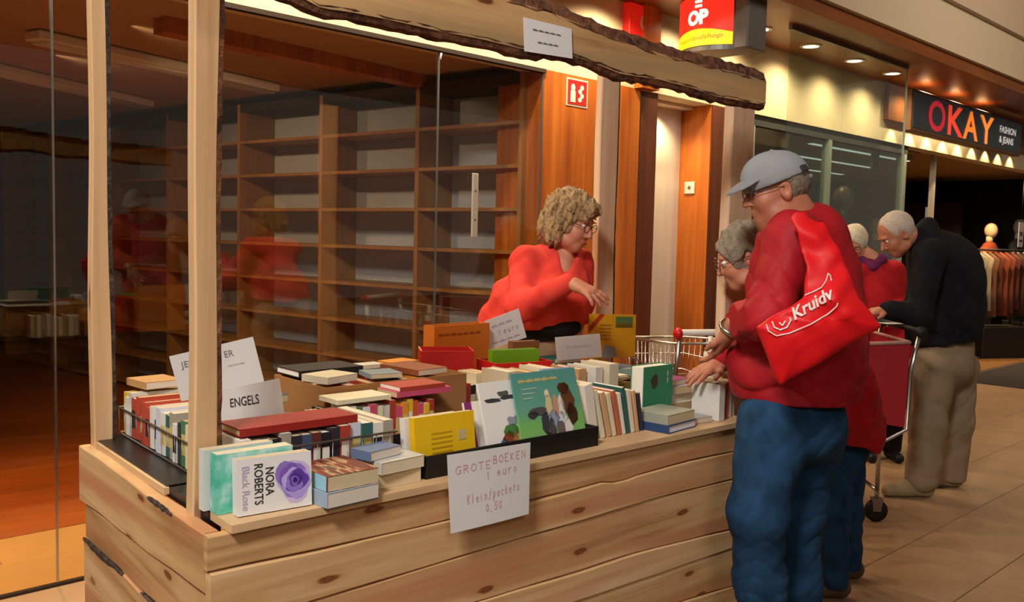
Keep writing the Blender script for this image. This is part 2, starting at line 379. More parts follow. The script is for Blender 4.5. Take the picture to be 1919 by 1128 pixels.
# shop ceiling fixtures: fluorescent battens
def batten(px0, py0, px1, py1, i):
    a = onz(px0, py0, 2.44); b = onz(px1, py1, 2.44); L = np.linalg.norm(b-a); an = math.atan2(b[1]-a[1], b[0]-a[0])
    e = empty('fluorescent_batten', a, an, 'unlit white strip light on the dim shop ceiling, %s from the glass front' % ordn[i], 'ceiling light', 'shop strip lights')
    MB().bbox(0, L, -.07, .07, .02, .075, .01).build('housing', flat('#e0d6c8'), e)
    for s in (-1, 1): MB().tube([(.03, s*.035, .015), (L-.03, s*.035, .015)], .014).build('tube', flat('#d8cfc2'), e)
batten(60, 82, 512, 178, 0); batten(-60, 130, 276, 205, 1)
e = struct('trim_shop_beam', MB().box(0, 3.4, -.06, .06, 2.44, 2.52), M['pillar'], math.radians(52.4))
e.location = (*onz(300, 62, 2.44)[:2], 0)
def point(name, loc, power, col, rad=.1):
    l = bpy.data.lights.new(name, 'POINT'); l.energy = power; l.color = col; l.shadow_soft_size = rad
    o = bpy.data.objects.new(name, l); COL.objects.link(o); o.location = tuple(map(float, loc)); return o
for q in (.2, 1.3): spot('shop_downlight', mw(q, 4.5, 2.5), mw(q, 4.55, 0), 190, 95, .7, (1, .58, .22))
for q in (4.9, 6.1): spot('shop_fill_spot', mw(1.9, q, 2.5), mw(3.5, q+.6, 1.1), 44, 110, .8, (1, .70, .42))  # added unseen spots that brighten the shelves and ceiling
# ================================================================== MARKET STALL
stall = empty('market_stall', SA, TU, 'rough pine market stall with plank counter, bark-edged posts and beam', 'market stall')
def S(u, v, z): return (u+v*CSK, v*SSK, z)
def interp(pl, x):
    return float(np.interp(x, [p[0] for p in pl], [p[1] for p in pl]))
FB = [[(0, .853), (2, .853)],
      [(0, .779), (.258, .773), (.592, .77), (.856, .768), (1.013, .77), (1.131, .773), (1.208, .759), (1.278, .768), (1.561, .775), (1.86, .767)],
      [(0, .660), (.224, .664), (.47, .669), (.768, .674), (1.135, .681), (1.338, .684), (1.86, .677)],
      [(0, .565), (.678, .545), (1.08, .535), (1.259, .537), (1.86, .504)],
      [(0, .462), (.5, .470), (1.036, .453), (1.86, .441)], [(0, .345), (.8, .352), (1.539, .328), (1.86, .305)],
      [(0, .235), (.7, .215), (1.86, .205)], [(0, .12), (.9, .128), (1.86, .10)], [(0, .012), (2, .012)]]
def plank_uz(top, bot, x0, x1, fn, mat, name, wav=.002, seed=0, proud=0., n=36):
    r = np.random.default_rng(seed); ph = r.uniform(0, 6, 6); rings = []
    for i in range(n+1):
        x = x0+(x1-x0)*i/n
        w = lambda a: wav*(math.sin(9*x+ph[a])+.6*math.sin(23*x+ph[a+1]))
        zt = interp(top, x)-.0015+w(0)*.4; zb = interp(bot, x)+.0015+w(2)*.4
        o = proud+.0015*math.sin(5*x+ph[5])
        rings.append([fn(x, -o, zb+.003), fn(x, -o+.003, zb), fn(x, .022, zb), fn(x, .022, zt), fn(x, -o+.003, zt), fn(x, -o, zt-.003)])
    mb = MB().loft(rings, False, True); ob = mb.build(name, mat, stall); return ob
for i in range(8):
    plank_uz(FB[i], FB[i+1], [-.010, -.006, -.011, -.007, -.010, -.006, -.009, -.010][i], 1.86, lambda x, d, z: S(x, d, z), M['pine'], 'plank', seed=i, proud=[.0, .004, .001, .005, .0, .004, .001, .004][i])
SB = [[(0, .853), (1, .853)], [(0, .728), (.02, .728), (.859, .698), (1, .69)], [(0, .613), (.425, .604), (.625, .605), (1, .595)], [(0, .49), (1, .47)], [(0, .36), (1, .37)], [(0, .24), (1, .23)], [(0, .12), (1, .13)], [(0, .012), (1, .012)]]
for i in range(7):
    plank_uz(SB[i], SB[i+1], .0235, [.955, .915, .92, .93, .915, .93, .92][i], lambda x, d, z: S(d-.001, x, z), M['pine'], 'plank', seed=20+i, proud=[.008, .002, .006, .001, .005, .003, .004][i], n=24, wav=.004)
# hidden right end and back of the counter body
MB().hexa([S(1.80, .03, .012), S(1.845, .03, .012), S(1.845, .93, .012), S(1.80, .93, .012), S(1.80, .03, .845), S(1.845, .03, .845), S(1.845, .93, .845), S(1.80, .93, .845)]).build('end_panel', M['pine'], stall)
def sbox(u0, u1, v0, v1, z0, z1): return [S(u0, v0, z0), S(u1, v0, z0), S(u1, v1, z0), S(u0, v1, z0), S(u0, v0, z1), S(u1, v0, z1), S(u1, v1, z1), S(u0, v1, z1)]
MB().hexa(sbox(.03, 1.85, .10, .95, .845, .868)).build('counter_top', M['black'], stall)
MB().hexa(sbox(.034, 1.86, -.014, .099, .853, .870)).build('lip_board', M['lip'], stall)
MB().hexa(sbox(.018, .10, .335, .885, .852, .868)).build('edge_board', M['lip'], stall)
MB().hexa(sbox(.026, .13, .343, .885, .8681, .8705)).build('edge_board_top', M['black'], stall)
# posts: (centre pixel lists) each a sawn plank with a bark edge
def post(u0, u1, v0, v1, z0, z1, mat, bark=None, seed=0, lean=(0, 0), bmat='bark'):
    r = np.random.default_rng(seed); ph = r.uniform(0, 6, 8); rings = []; br = []; n = 40
    for i in range(n+1):
        z = z0+(z1-z0)*i/n; t = (z-z0)
        w = lambda a, k=1.: .0035*k*(math.sin(3.1*z+ph[a])+.6*math.sin(7.3*z+ph[a+1]))
        a0 = u0+lean[0]*t+w(0); a1 = u1+lean[0]*t+w(2); b0 = v0+lean[1]*t; b1 = v1+lean[1]*t
        c = .004
        rings.append([S(a0+c, b0, z), S(a1-c, b0, z), S(a1, b0+c, z), S(a1, b1-c, z), S(a1-c, b1, z), S(a0+c, b1, z), S(a0, b1-c, z), S(a0, b0+c, z)])
        q = .010+.006*r.random()
        if bark == 'u1': br.append([S(a1-.003, b0+.001, z), S(a1+q*.6, b0+.004*r.random(), z), S(a1+q, (b0+b1)/2, z), S(a1+q*.6, b1, z), S(a1-.003, b1-.002, z)])
        if bark == 'v1': br.append([S(a1-.002, b1-.003, z), S(a1-.003, b1+q*.6, z), S((a0+a1)/2, b1+q, z), S(a0+.003, b1+q*.6, z), S(a0+.002, b1-.003, z)])
    o = MB().loft(rings, False, True).build('post', mat, stall)
    if bark: MB().loft(br, False, True).build('bark', M[bmat], o)
    return o
post(.016, .072, .145, .185, .70, 2.14, M['pine_end'], 'u1', 1, (-.004, -.01))
post(.022, .068, .905, .945, .70, 2.16, M['pine_end'], 'u1', 2, (-.004, .0), 'bark_grey')
post(1.905, 2.045, .150, .190, .012, 2.04, M['pine_pink'], None, 3)
post(2.235, 2.35, 1.10, 1.14, .006, 2.26, M['pine_pink'], 'u1', 4, (0, 0), 'bark_grey')
# beam along the front, waney lower and upper edges with bark
BL = [(-.05, 1.915), (.152, 1.912), (.218, 1.893), (.281, 1.898), (.401, 1.899), (.517, 1.898), (.642, 1.90), (.814, 1.897), (.926, 1.910), (1.026, 1.901), (1.132, 1.887), (1.291, 1.894), (1.45, 1.890), (1.571, 1.880), (1.84, 1.885)]
BH = [(-.05, 2.07), (.4, 2.06), (.883, 2.043), (1.0, 2.031), (1.105, 2.018), (1.285, 2.010), (1.457, 2.005), (1.674, 2.009), (1.84, 2.003)]
rg = []; lo = []; hi = []; r = np.random.default_rng(5)
for i in range(73):
    x = -.05+1.885*i/72; zb = interp(BL, x)+.013; zt = interp(BH, x)-.030; j = r.uniform(-1, 1, 6)*.003
    rg.append([S(x, -.026, zb), S(x, -.026, zt), S(x, .018, zt), S(x, .018, zb)])
    zb2 = zb-.013+j[0]; lo.append([S(x, -.027+j[1]*.5, zb+.006+j[2]), S(x, -.020, zb2), S(x, .0, zb2-.003+j[3]), S(x, .019, zb-.002)])
    zt2 = zt+.032+j[4]*1.5; hi.append([S(x, -.027+j[1]*.5, zt-.002+j[5]*2), S(x, .019, zt-.002), S(x, .010, zt2+j[3]), S(x, -.014, zt2)])
bo = MB().loft(rg, False, True).build('beam', M['beam'], stall)
MB().loft(lo, False, True).build('bark', M['bark'], bo); MB().loft(hi, False, True).build('bark', M['bark'], bo)
# side and back rails out of the picture above keep the posts tied together
MB().hexa(sbox(.0, .05, -.02, .97, 2.14, 2.22)).build('rail', M['beam'], stall)

# strips of bark left on the waney edges of the side planks
def barkstrip(pts, v0, v1, d, h, seed):
    r = np.random.default_rng(seed); rr = []
    for i in range(15):
        v = v0+(v1-v0)*i/14; z = interp(pts, v); j = r.uniform(-1, 1, 3); hh = h*(.5+.5*math.sin(math.pi*i/14)+.25*j[0]); rr.append([S(-d-.001, v, z-hh), S(-d-.004+.002*j[1], v, z), S(-d-.001, v, z+hh*.7), S(.0, v, z)])
    MB().loft(rr, False, True).build('bark', M['bark_grey'], stall)
barkstrip(SB[2], .56, .915, .007, .012, 3); barkstrip(SB[2], .30, .42, .007, .005, 4); barkstrip([(0, .846), (1, .846)], .20, .36, .009, .009, 5)
# ================================================================== text helpers
def text_mesh(s, size, bold=0., align='LEFT', shear=0., spacing=1.):
    cu = bpy.data.curves.new('txt', 'FONT'); cu.body = s; cu.size = size; cu.offset = bold; cu.align_x = align; cu.shear = shear; cu.space_character = spacing; cu.resolution_u = 3
    o = bpy.data.objects.new('txt', cu); COL.objects.link(o); dg = bpy.context.evaluated_depsgraph_get()
    me = bpy.data.meshes.new_from_object(o.evaluated_get(dg)); bpy.data.objects.remove(o); bpy.data.curves.remove(cu); return me
def text(s, size, mat, parent, org, xd, yd, bold=0., align='LEFT', name='lettering', shear=0., spacing=1., fit=None, fn=None):
    me = text_mesh(s, size, bold, align, shear, spacing); me.name = name
    xd = Vector(xd).normalized(); yd = Vector(yd).normalized(); org = Vector(org or (0, 0, 0))
    xs = [v.co.x for v in me.vertices]; k = 1.
    if fit and xs and max(xs) > min(xs): k = fit/(max(xs)-min(xs))
    for v in me.vertices:
        if fn: v.co = Vector(fn(v.co.x*k, v.co.y))
        else: v.co = org + xd*v.co.x*k + yd*v.co.y
    me.materials.clear(); me.materials.append(mat); me.update()
    return link(name, me, parent)
STROKE = {'G': [[(.9, .8), (.6, 1), (.2, .8), (.05, .4), (.3, 0), (.8, .1), (.85, .45), (.5, .45)]], 'R': [[(.1, 0), (.1, 1), (.7, .95), (.7, .6), (.1, .5)], [(.3, .5), (.8, 0)]],
 'O': [[(.5, 1), (.1, .7), (.1, .25), (.5, 0), (.85, .3), (.85, .75), (.5, 1)]], 'T': [[(0, 1), (.9, 1)], [(.45, 1), (.45, 0)]], 'E': [[(.8, 1), (.1, 1), (.1, 0), (.8, 0)], [(.1, .5), (.6, .5)]],
 'B': [[(.1, 0), (.1, 1), (.65, .95), (.65, .6), (.1, .52), (.8, .4), (.75, .05), (.1, 0)]], 'K': [[(.1, 0), (.1, 1)], [(.8, 1), (.1, .45), (.85, 0)]], 'N': [[(.1, 0), (.1, 1), (.8, 0), (.8, 1)]],
 '1': [[(.3, .8), (.5, 1), (.5, 0)]], 'u': [[(.1, .6), (.1, .15), (.4, 0), (.7, .2), (.7, .6), (.75, 0)]], 'r': [[(.2, .6), (.2, 0)], [(.2, .4), (.45, .6), (.7, .55)]], 'o': [[(.4, .6), (.1, .35), (.35, 0), (.7, .2), (.65, .5), (.4, .6)]],
 'e': [[(.1, .3), (.7, .35), (.5, .6), (.2, .5), (.1, .2), (.35, 0), (.7, .1)]], 'l': [[(.3, 0), (.35, 1)]], 'i': [[(.3, .55), (.35, 0)], [(.32, .75), (.34, .8)]], 'n': [[(.1, .55), (.12, 0)], [(.12, .4), (.4, .6), (.65, .4), (.68, 0)]],
 '/': [[(.1, -.15), (.7, 1.05)]], 'p': [[(.15, .6), (.15, -.35)], [(.15, .5), (.5, .6), (.65, .3), (.4, 0), (.15, .1)]], 'c': [[(.7, .5), (.4, .6), (.1, .3), (.35, 0), (.7, .1)]], 'k': [[(.15, 0), (.15, 1)], [(.6, .6), (.15, .25), (.65, 0)]],
 't': [[(.35, .9), (.35, .1), (.6, 0)], [(.1, .6), (.6, .6)]], 's': [[(.65, .5), (.4, .6), (.2, .45), (.6, .2), (.4, 0), (.1, .1)]], '0': [[(.5, 1), (.15, .7), (.15, .25), (.5, 0), (.8, .3), (.8, .75), (.5, 1)]], ',': [[(.3, .05), (.15, -.2)]], '5': [[(.8, 1), (.25, 1), (.2, .55), (.6, .6), (.8, .3), (.5, 0), (.1, .1)]],
 '~': [[(0, .2), (.12, .45), (.25, .1), (.4, .5), (.55, .1), (.7, .45), (.85, .15), (1, .3)]]}
def hand(lines, mat, parent, fn, w=.0016, name='handwriting'):
    """lines: (string, x, y, char width, char height, slope); fn maps paper x,y to local point"""
    for s, x, y, cw, ch, sl in lines:
        mb = MB()
        for k, chx in enumerate(s):
            for pl in STROKE.get(chx, []):
                P = [(x+(k+q[0]*.8)*cw, y+q[1]*ch+sl*(k+q[0])*cw) for q in pl]
                for a, b in zip(P, P[1:]):
                    d = Vector((b[0]-a[0], b[1]-a[1])); L = d.length
                    if L < 1e-6: continue
                    d /= L; nx, ny = -d.y*w/2, d.x*w/2; ex, ey = d.x*w*.4, d.y*w*.4
                    mb.add([fn(a[0]+nx-ex, a[1]+ny-ey), fn(a[0]-nx-ex, a[1]-ny-ey), fn(b[0]-nx+ex, b[1]-ny+ey), fn(b[0]+nx+ex, b[1]+ny+ey)], [(0, 1, 2, 3)])
        tag(mb.build(name, mat, parent), kind='stuff')
# ================================================================== downlights in the soffit
dlm = None
for k in range(0, 4):
    m0 = 5.88+.74*k; n0 = 3.58
    e = empty('downlight', mw(m0, n0, 3.0), MA, 'round recessed downlight in the wood soffit, %s from the red and yellow sign' % ordn[k], 'downlight', 'soffit downlights')
    ring = MB(); ring.loft([[(.085*math.cos(t), .085*math.sin(t), -.008) for t in [2*math.pi*i/20 for i in range(20)]], [(.062*math.cos(t), .062*math.sin(t), -.010) for t in [2*math.pi*i/20 for i in range(20)]]], True, False)
    ring.loft([[(.085*math.cos(t), .085*math.sin(t), -.008) for t in [2*math.pi*i/20 for i in range(20)]], [(.085*math.cos(t), .085*math.sin(t), 0) for t in [2*math.pi*i/20 for i in range(20)]]], True, False)
    ring.build('ring', M['white'], e); MB().disc((0, 0, -.007), .062, (0, 0, -1)).build('lens', M['lamp'], e)
    spot('downlight_beam', mw(m0, n0, 2.975), mw(m0, n0+.12, 0), 42, 150, .9, (1, .76, .45))
for k in [-8, -7, -6, -5, -4, -3, -2, -1, 4, 5, 6]:
    spot('downlight_beam', mw(5.88+.74*k, 3.58, 2.975), mw(5.88+.74*k, 3.70, 0), 60, 150, .9, (1, .80, .50))
# ================================================================== glass screen in front of the neighbouring shop
wn = tag(MB().box(5.9, 7.86, 3.335, 3.365, 2.965, 3.0).build('window_2', M['grey'], None, None, MA), kind='structure')
for a, b in ((5.9, 6.72), (6.726, 7.86)): MB().box(a, b, 3.345, 3.355, .02, 2.965).build('pane', M['glass2'], wn)
MB().box(7.86, 7.868, 3.343, 3.357, .02, 2.965).build('edge', flat('#9aa596'), wn)
MB().box(5.9, 7.87, 3.33, 3.37, 0, .02).build('rail', M['grey'], wn)
# shop two front
w3 = tag(MB().box(6.28, 9.2, NW+.02, NW+.08, 2.38, 2.463).box(6.28, 9.2, NW+.02, NW+.08, 0, .08).build('window_3', flat('#3a3d3a'), None, None, MA), kind='structure')
for mm in (6.28, 7.55, 9.12):
    MB().box(mm, mm+.06, NW+.018, NW+.082, .08, 2.38).build('mullion', flat('#8d9488'), w3)
for a, b in ((6.34, 7.55), (7.61, 9.12)): MB().box(a, b, NW+.045, NW+.055, .08, 2.38).build('pane', M['glass2'], w3)
struct('ceiling_shop_two', MB().box(4.95, 16.5, NW+.17, 10.6, 2.62, 2.7), flat('#a58a62'))
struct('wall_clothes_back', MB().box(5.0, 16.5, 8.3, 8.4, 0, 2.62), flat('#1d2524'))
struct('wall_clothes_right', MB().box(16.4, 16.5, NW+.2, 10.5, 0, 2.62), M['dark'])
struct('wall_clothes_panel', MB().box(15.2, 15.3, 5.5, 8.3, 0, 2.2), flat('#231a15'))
for j, nn in enumerate((4.9, 5.7, 6.6)):
    e = empty('ceiling_strip', mw(10.2+nn-4.6, nn, 2.55), MA, 'pale strip light on the ceiling of the glass fronted shop, %s behind the glass' % ordn[j], 'ceiling light', 'strip lights behind the glass screen')
    MB().bbox(-1.4, 1.2, -.05, .05, 0, .07, .01).build('housing', flat('#9ea79c'), e); MB().box(-1.35, 1.15, -.03, .03, -.008, 0).build('diffuser', emis('strip_glow%d' % j, '#cfd8cf', 1.2), e)
# post at the clothes shop entrance and the track rail with spotlights
struct('trim_4', MB().box(10.22, 10.27, 4.0, 4.05, 0, 2.463), flat('#b9ad97'))
tr = empty('track_rail', mw(9.75, 4.5, 2.60), MA, 'black ceiling track with cylindrical spotlight above the clothes shop entrance', 'track light')
MB().box(-.5, 1.3, -.02, .02, -.02, .0).build('rail', M['blackmat'], tr)
for x in (.1, .75):
    MB().tube([(x, 0, -.02), (x, 0, -.1)], .01).build('stem', M['blackmat'], tr); MB().disc((x, 0, -.30), .045, (0, 0, 1), 14, .2).build('spot_head', M['blackmat'], tr)
for mm, nn, pw in ((8.6, 4.5, 30), (9.7, 4.7, 40), (11.2, 4.9, 50), (12.6, 4.15, 160), (13.6, 4.2, 200), (14.3, 4.9, 200)):
    spot('clothes_shop_fill', mw(mm, nn, 2.58), mw(mm+.1, nn+.1, 0), pw, 110, .8, (1, .68, .36))  # unseen spots added to brighten the dark shop, apart from the track heads
# ================================================================== clothes shop sign (blade box against the bulkhead)
def pm(px, py, off): return float(onplane(px, py, MN*off, MX)@MX)
m0 = pm(1709, 190, 3.55); m1 = pm(1914, 250, 3.55)
sg = empty('shop_sign', mw(m0, 3.55, 2.53), MA, 'dark grey illuminated shop sign with orange OKAY lettering above the clothes shop', 'sign')
WS, HS = m1-m0, .385
MB().bbox(0, WS, 0, .07, 0, HS, .006).build('sign_box', flat('#6b4a30'), sg)
MB().box(.03, WS-.02, -.006, -.0005, .03, HS-.03).build('sign_face', emis('sign_face', '#2f3538', .25), sg)
cols = ['#a5202a', '#d8402a', '#f07a2a', '#f58a36']
for i, ch in enumerate('OKAY'):
    text(ch, .40, emis('letter%d' % i, cols[i], .9), sg, (WS*.115+i*WS*.15, -.012, .05), (1, 0, 0), (0, 0, 1), .008, fit=WS*.135)
text('FASHION', .1, emis('letterw', '#d8d4cc', .6), sg, (WS*.755, -.012, .21), (1, 0, 0), (0, 0, 1), .002, fit=WS*.17)
text('& JEANS', .1, emis('letterw2', '#d8d4cc', .6), sg, (WS*.755, -.012, .10), (1, 0, 0), (0, 0, 1), .002, fit=WS*.15)
for k in range(9):
    spot('sign_washer', mw(8.75+.42*k, 3.76, 2.64), mw(8.75+.42*k, 3.84, 2.2), 11, 100, .7, (1, .72, .36), .01)
struct('wall_sign_backing', MB().box(8.55, 16.4, NW-.05, NW-.001, 2.66, 3.0), M['soffit'])
# ================================================================== hanging light box sign: OP = OP voordeelshop
mB = 4.95
def pn(px, py): return float(onplane(px, py, MX*mB, MN)@MN)
nr, nl = pn(1378, 60), pn(1273, 60); zb = float(onplane(1330, 90, MX*mB, MN)[2])
lb = empty('lightbox_sign', mw(mB, nr, zb), MA, 'grey framed light box with red panel reading OP above a yellow band', 'sign')
WB = nl-nr; HB = 3.0-zb
def bulge(y): q = (y/WB-.5)*2; return -.10*(1-q*q)
def curved(y0, y1, zlo, zhi, off, n=14):
    mb = MB(); rr = []
    for i in range(n+1):
        y = y0+(y1-y0)*i/n; rr.append([(bulge(y)+off, y, zlo(y)), (bulge(y)+off, y, zhi(y)), (bulge(y)+off+.004, y, zhi(y)), (bulge(y)+off+.004, y, zlo(y))])
    return mb.loft(rr, False, True)
rr = []
for i in range(15):
    y = WB*i/14; rr.append([(bulge(y)+.004, y, -.03), (bulge(y)+.004, y, HB-.002), (.18, y, HB-.002), (.18, y, -.03)])
MB().loft(rr, False, True).build('housing', M['grey'], lb)
MB().bbox(-.02, .20, -.10, -.002, -.035, HB-.002, .01).build('frame_end', M['grey'], lb)
wave = lambda y: .072+.035*math.sin(math.pi*(1-y/WB)*.9+.2)
curved(.01, WB-.01, lambda y: wave(y), lambda y: HB-.004, -.004).build('red_panel', emis('sign_red', '#ea2c1c', 1.1), lb)
curved(.01, WB-.01, lambda y: .0, lambda y: wave(y)-.002, -.004).build('yellow_panel', emis('sign_yellow', '#f6c81a', 1.1), lb)
bf = lambda y0, z0, rise=0: (lambda x, y: (bulge(y0-x)-.007, y0-x, z0+y+rise*x))
wl = emis('sign_white', '#fff2e0', 1.2)
text('OP', .115, wl, lb, None, (0, -1, 0), (0, 0, 1), .007, fit=WB*.36, fn=bf(WB*.68, .135, .03))
for q in (0, .028): curved(WB*.43, WB*.55, lambda y: .238+q, lambda y: .254+q, -.007, 4).build('equals_bar', wl, lb)
text('OP', .115, wl, lb, None, (0, -1, 0), (0, 0, 1), .007, fit=WB*.36, fn=bf(WB*.68, .30, .03))
text('voordeelshop', .042, emis('sign_script', '#c98f10', .7), lb, None, (0, -1, 0), (0, 0, 1), .001, fit=WB*.74, shear=.2, fn=bf(WB*.88, .028, .05))
# small red wall sign beyond the beam
mm0 = pm(1178, 30, 3.80); rs = empty('wall_sign', mw(mm0, 3.80, 2.63), MA, 'red sign with white round letters on the bulkhead behind the beam', 'sign')
MB().bbox(0, .17, -.01, .05, 0, .36, .004).build('panel', emis('red_wall_sign', '#c0180f', .5), rs)
for z in (.03, .20): text('O', .14, M['paper'], rs, (.105, -.013, z), (1, 0, 0), (0, 0, 1), .006)
struct('trim_5', MB().box(pm(1208, 30, 3.78), pm(1240, 30, 3.78), 3.78, 3.85, 2.463, 3.0), M['pillar'])
# fire hose sign, switch plate
p0 = pm(1061, 175, NW-.006); p1 = pm(1101, 175, NW-.006); zt = float(onplane(1080, 148, MN*(NW-.006), MX)[2]); zb_ = float(onplane(1080, 200, MN*(NW-.006), MX)[2])
fs = empty('fire_sign', mw(p0, NW-.0055, zb_), MA, 'red square fire hose safety sign with white pictograms on the orange pillar', 'sign'); ws, hs = p1-p0, zt-zb_
MB().box(0, ws, -.003, 0, 0, hs).build('panel', flat('#d9c9b4'), fs); MB().box(ws*.06, ws*.94, -.005, -.0031, hs*.06, hs*.94).build('red_field', flat('#c02018'), fs)
ic = MB(); ic.box(ws*.18, ws*.40, -.007, -.0051, hs*.14, hs*.55); ic.ell((ws*.29, -.006, hs*.66), (ws*.10, .001, hs*.14)); ic.build('extinguisher_pictogram', flat('#efe3d0'), fs)
ic = MB()
for k in range(4): ic.ell((ws*(.62+.09*(k % 2)), -.006, hs*(.25+.15*k)), (ws*.09, .001, hs*.09))
ic.build('flame_pictogram', flat('#efe3d0'), fs)
pj = onplane(1293, 352, MX*5.708, MN); nj = float(pj@MN)
sp = empty('switch_plate', mw(5.7095, nj, float(pj[2])), MA, 'small white wall switch on the lit orange jamb', 'switch')
MB().bbox(-.012, 0, -.045, .045, -.045, .045, .003).build('plate', flat('#d9cfbd'), sp); MB().disc((-.013, 0, 0), .014, (-1, 0, 0), 14).build('button', flat('#6a5a48'), sp)
# glass door bar of the bookshop
gp = onplane(891, 400, MN*(NW-.02), MX); gh = empty('door_bar', mw(float(gp@MX), NW-.0065, 1.45), MA, 'pale vertical fitting with two dots on the shop glass', 'handle')
MB().bbox(-.022, .022, -.012, 0, 0, .36, .003).build('plate', flat('#9c9488'), gh)
for z in (.1, .26): MB().disc((0, -.0125, z), .006, (0, -1, 0), 10).build('screw', M['darkbrown'], gh)
# ================================================================== clothes rails, mannequins, mat
def garment(parent, x, col, L, w=.42, z0=1.45):
    rings = []; r = np.random.default_rng(int(abs(x)*997) % 9999)
    for i, (t, ww, d) in enumerate(((0, .05, .02), (.03, .30, .05), (.12, .95, .075), (.3, .8, .07), (.65, .82, .075), (1., .9, .085))):
        ring = []
        for q in range(16):
            a = 2*math.pi*q/16; ring.append((x+math.cos(a)*d*.42*(1+.15*math.sin(3*a+i)), math.sin(a)*w*.5*ww, z0-t*L-.03+.01*r.random()))
        rings.append(ring)
    MB().loft(rings[::-1], True, True).build('garment', flat(col, .85), parent)
def rail(px, py, W, cols, lab, rot=0., z=1.45, L=.85):
    p = onz(px, py, 0.); e = empty('clothes_rail', p, MA+rot, lab, 'clothes rail', 'clothes rails in the shop')
    fr = MB()
    for s in (-1, 1): fr.tube([(s*W/2, 0, .03), (s*W/2, 0, z)], .013); fr.tube([(s*W/2, -.22, .015), (s*W/2, .22, .015)], .013)
    fr.tube([(-W/2, 0, z), (W/2, 0, z)], .013); fr.build('frame', M['blackmat'], e)
    n = len(cols)
    for i, c in enumerate(cols): garment(e, -W/2+.06+(W-.12)*i/(n-1), c, L*(.9+.2*random.random()))
    MB().bbox(-W/2+.05, W/2-.05, -.2, .2, 0, .42, .01).build('plinth', M['blackmat'], e)
    return e
rail(1862, 668, .85, ['#8f8570', '#a3957c', '#6e4a34', '#5a2c1c', '#7a3a20', '#6a3320', '#552818', '#43241a', '#2a2220'], 'rack of brown and orange garments behind the man in the black jacket', -.5)
rail(1925, 655, .7, ['#c9c3a6', '#b8b89c', '#8b9480', '#2a2e2a', '#23201e', '#1d1a18'], 'rack with pale green and dark garments at the right edge', -.5)
def mannequin(p, h, col, skin, lab, hat=None):
    e = empty('mannequin', p, MA, lab, 'mannequin', 'shop mannequins'); k = h/1.8
    t = MB()
    t.loft([[(math.cos(a)*rx*k, math.sin(a)*ry*k, z*k) for a in [2*math.pi*i/18 for i in range(18)]] for z, rx, ry in ((.85, .17, .12), (1.0, .16, .11), (1.12, .14, .10), (1.28, .18, .12), (1.40, .21, .11), (1.47, .15, .08), (1.50, .06, .06))], True, True)
    for s in (-1, 1): t.tube([(s*.19*k, 0, 1.42*k), (s*.25*k, -.02, 1.15*k), (s*.24*k, -.08, .88*k)], [.06*k, .05*k, .035*k], 10)
    t.build('clothing', flat(col, .85), e)
    hd = MB(); hd.ell((0, -.01*k, 1.67*k), (.075*k, .095*k, .115*k)); hd.tube([(0, .01, 1.48*k), (0, 0, 1.6*k)], .05*k, 12); hd.build('head', flat(skin, .35), e)
    lg = MB()
    for s in (-1, 1): lg.tube([(s*.09*k, 0, .9*k), (s*.10*k, 0, .45*k), (s*.10*k, .0, .03*k)], [.09*k, .06*k, .05*k], 12)
    lg.build('legs', flat('#1c1a1c', .8), e); MB().disc((0, 0, .0), .19*k, (0, 0, 1), 20, .015).build('base', M['grey'], e)
    return e
def headp(px, py, off):
    P = onplane(px, py, MN*off, MX); return P
P = headp(1578, 372, 4.35); mannequin((P[0], P[1], 0), (P[2])/.93*1.0, '#141215', '#5a4436', 'dark bronze mannequin in black behind the glass screen')
P = headp(1642, 425, 5.2); mannequin((P[0], P[1], 0), (P[2])/.93, '#7a4a1e', '#b98a55', 'mannequin in a brown lit top behind the red coat shopper')
P = headp(1856, 432, 5.0); mannequin((P[0], P[1], 0), (P[2])/.93, '#8a3d1e', '#d8b890', 'mannequin in a rust top above the brown garments')
P = headp(1910, 425, 4.75); mannequin((P[0], P[1], 0), (P[2])/.93, '#15181a', '#9c958a', 'mannequin in a black top at the right edge')
def hangsign(px, py, off, w, h, lab):
    P = onplane(px, py, MN*off, MX); e = empty('price_card', P, MA, lab, 'sign', 'shop price cards')
    MB().box(-w/2, w/2, -.003, .003, -h/2, h/2).build('card', M['paper'], e); MB().tube([(0, 0, h/2), (0, 0, 2.62-P[2])], .004, 6).build('cord', M['blackmat'], e)
    MB().box(-w*.25, w*.25, -.005, -.0035, -h*.05, h*.12).build('print', flat('#44403c'), e); MB().box(-w*.3, w*.3, -.005, -.0035, -h*.3, -h*.2).build('print', flat('#44403c'), e)
hangsign(1739, 412, 4.4, .17, .30, 'white price card hanging behind the head of the man in black')
hangsign(1913, 440, 4.2, .2, .34, 'white price card hanging at the right edge of the picture')
mt = MB().bbox(10.45, 12.9, 2.98, 3.80, .0005, .012, .004).build('door_mat', flat('#35302f', .95), None, None, MA); tag(mt, 'dark grey entrance mat on the floor before the clothes shop', 'mat')

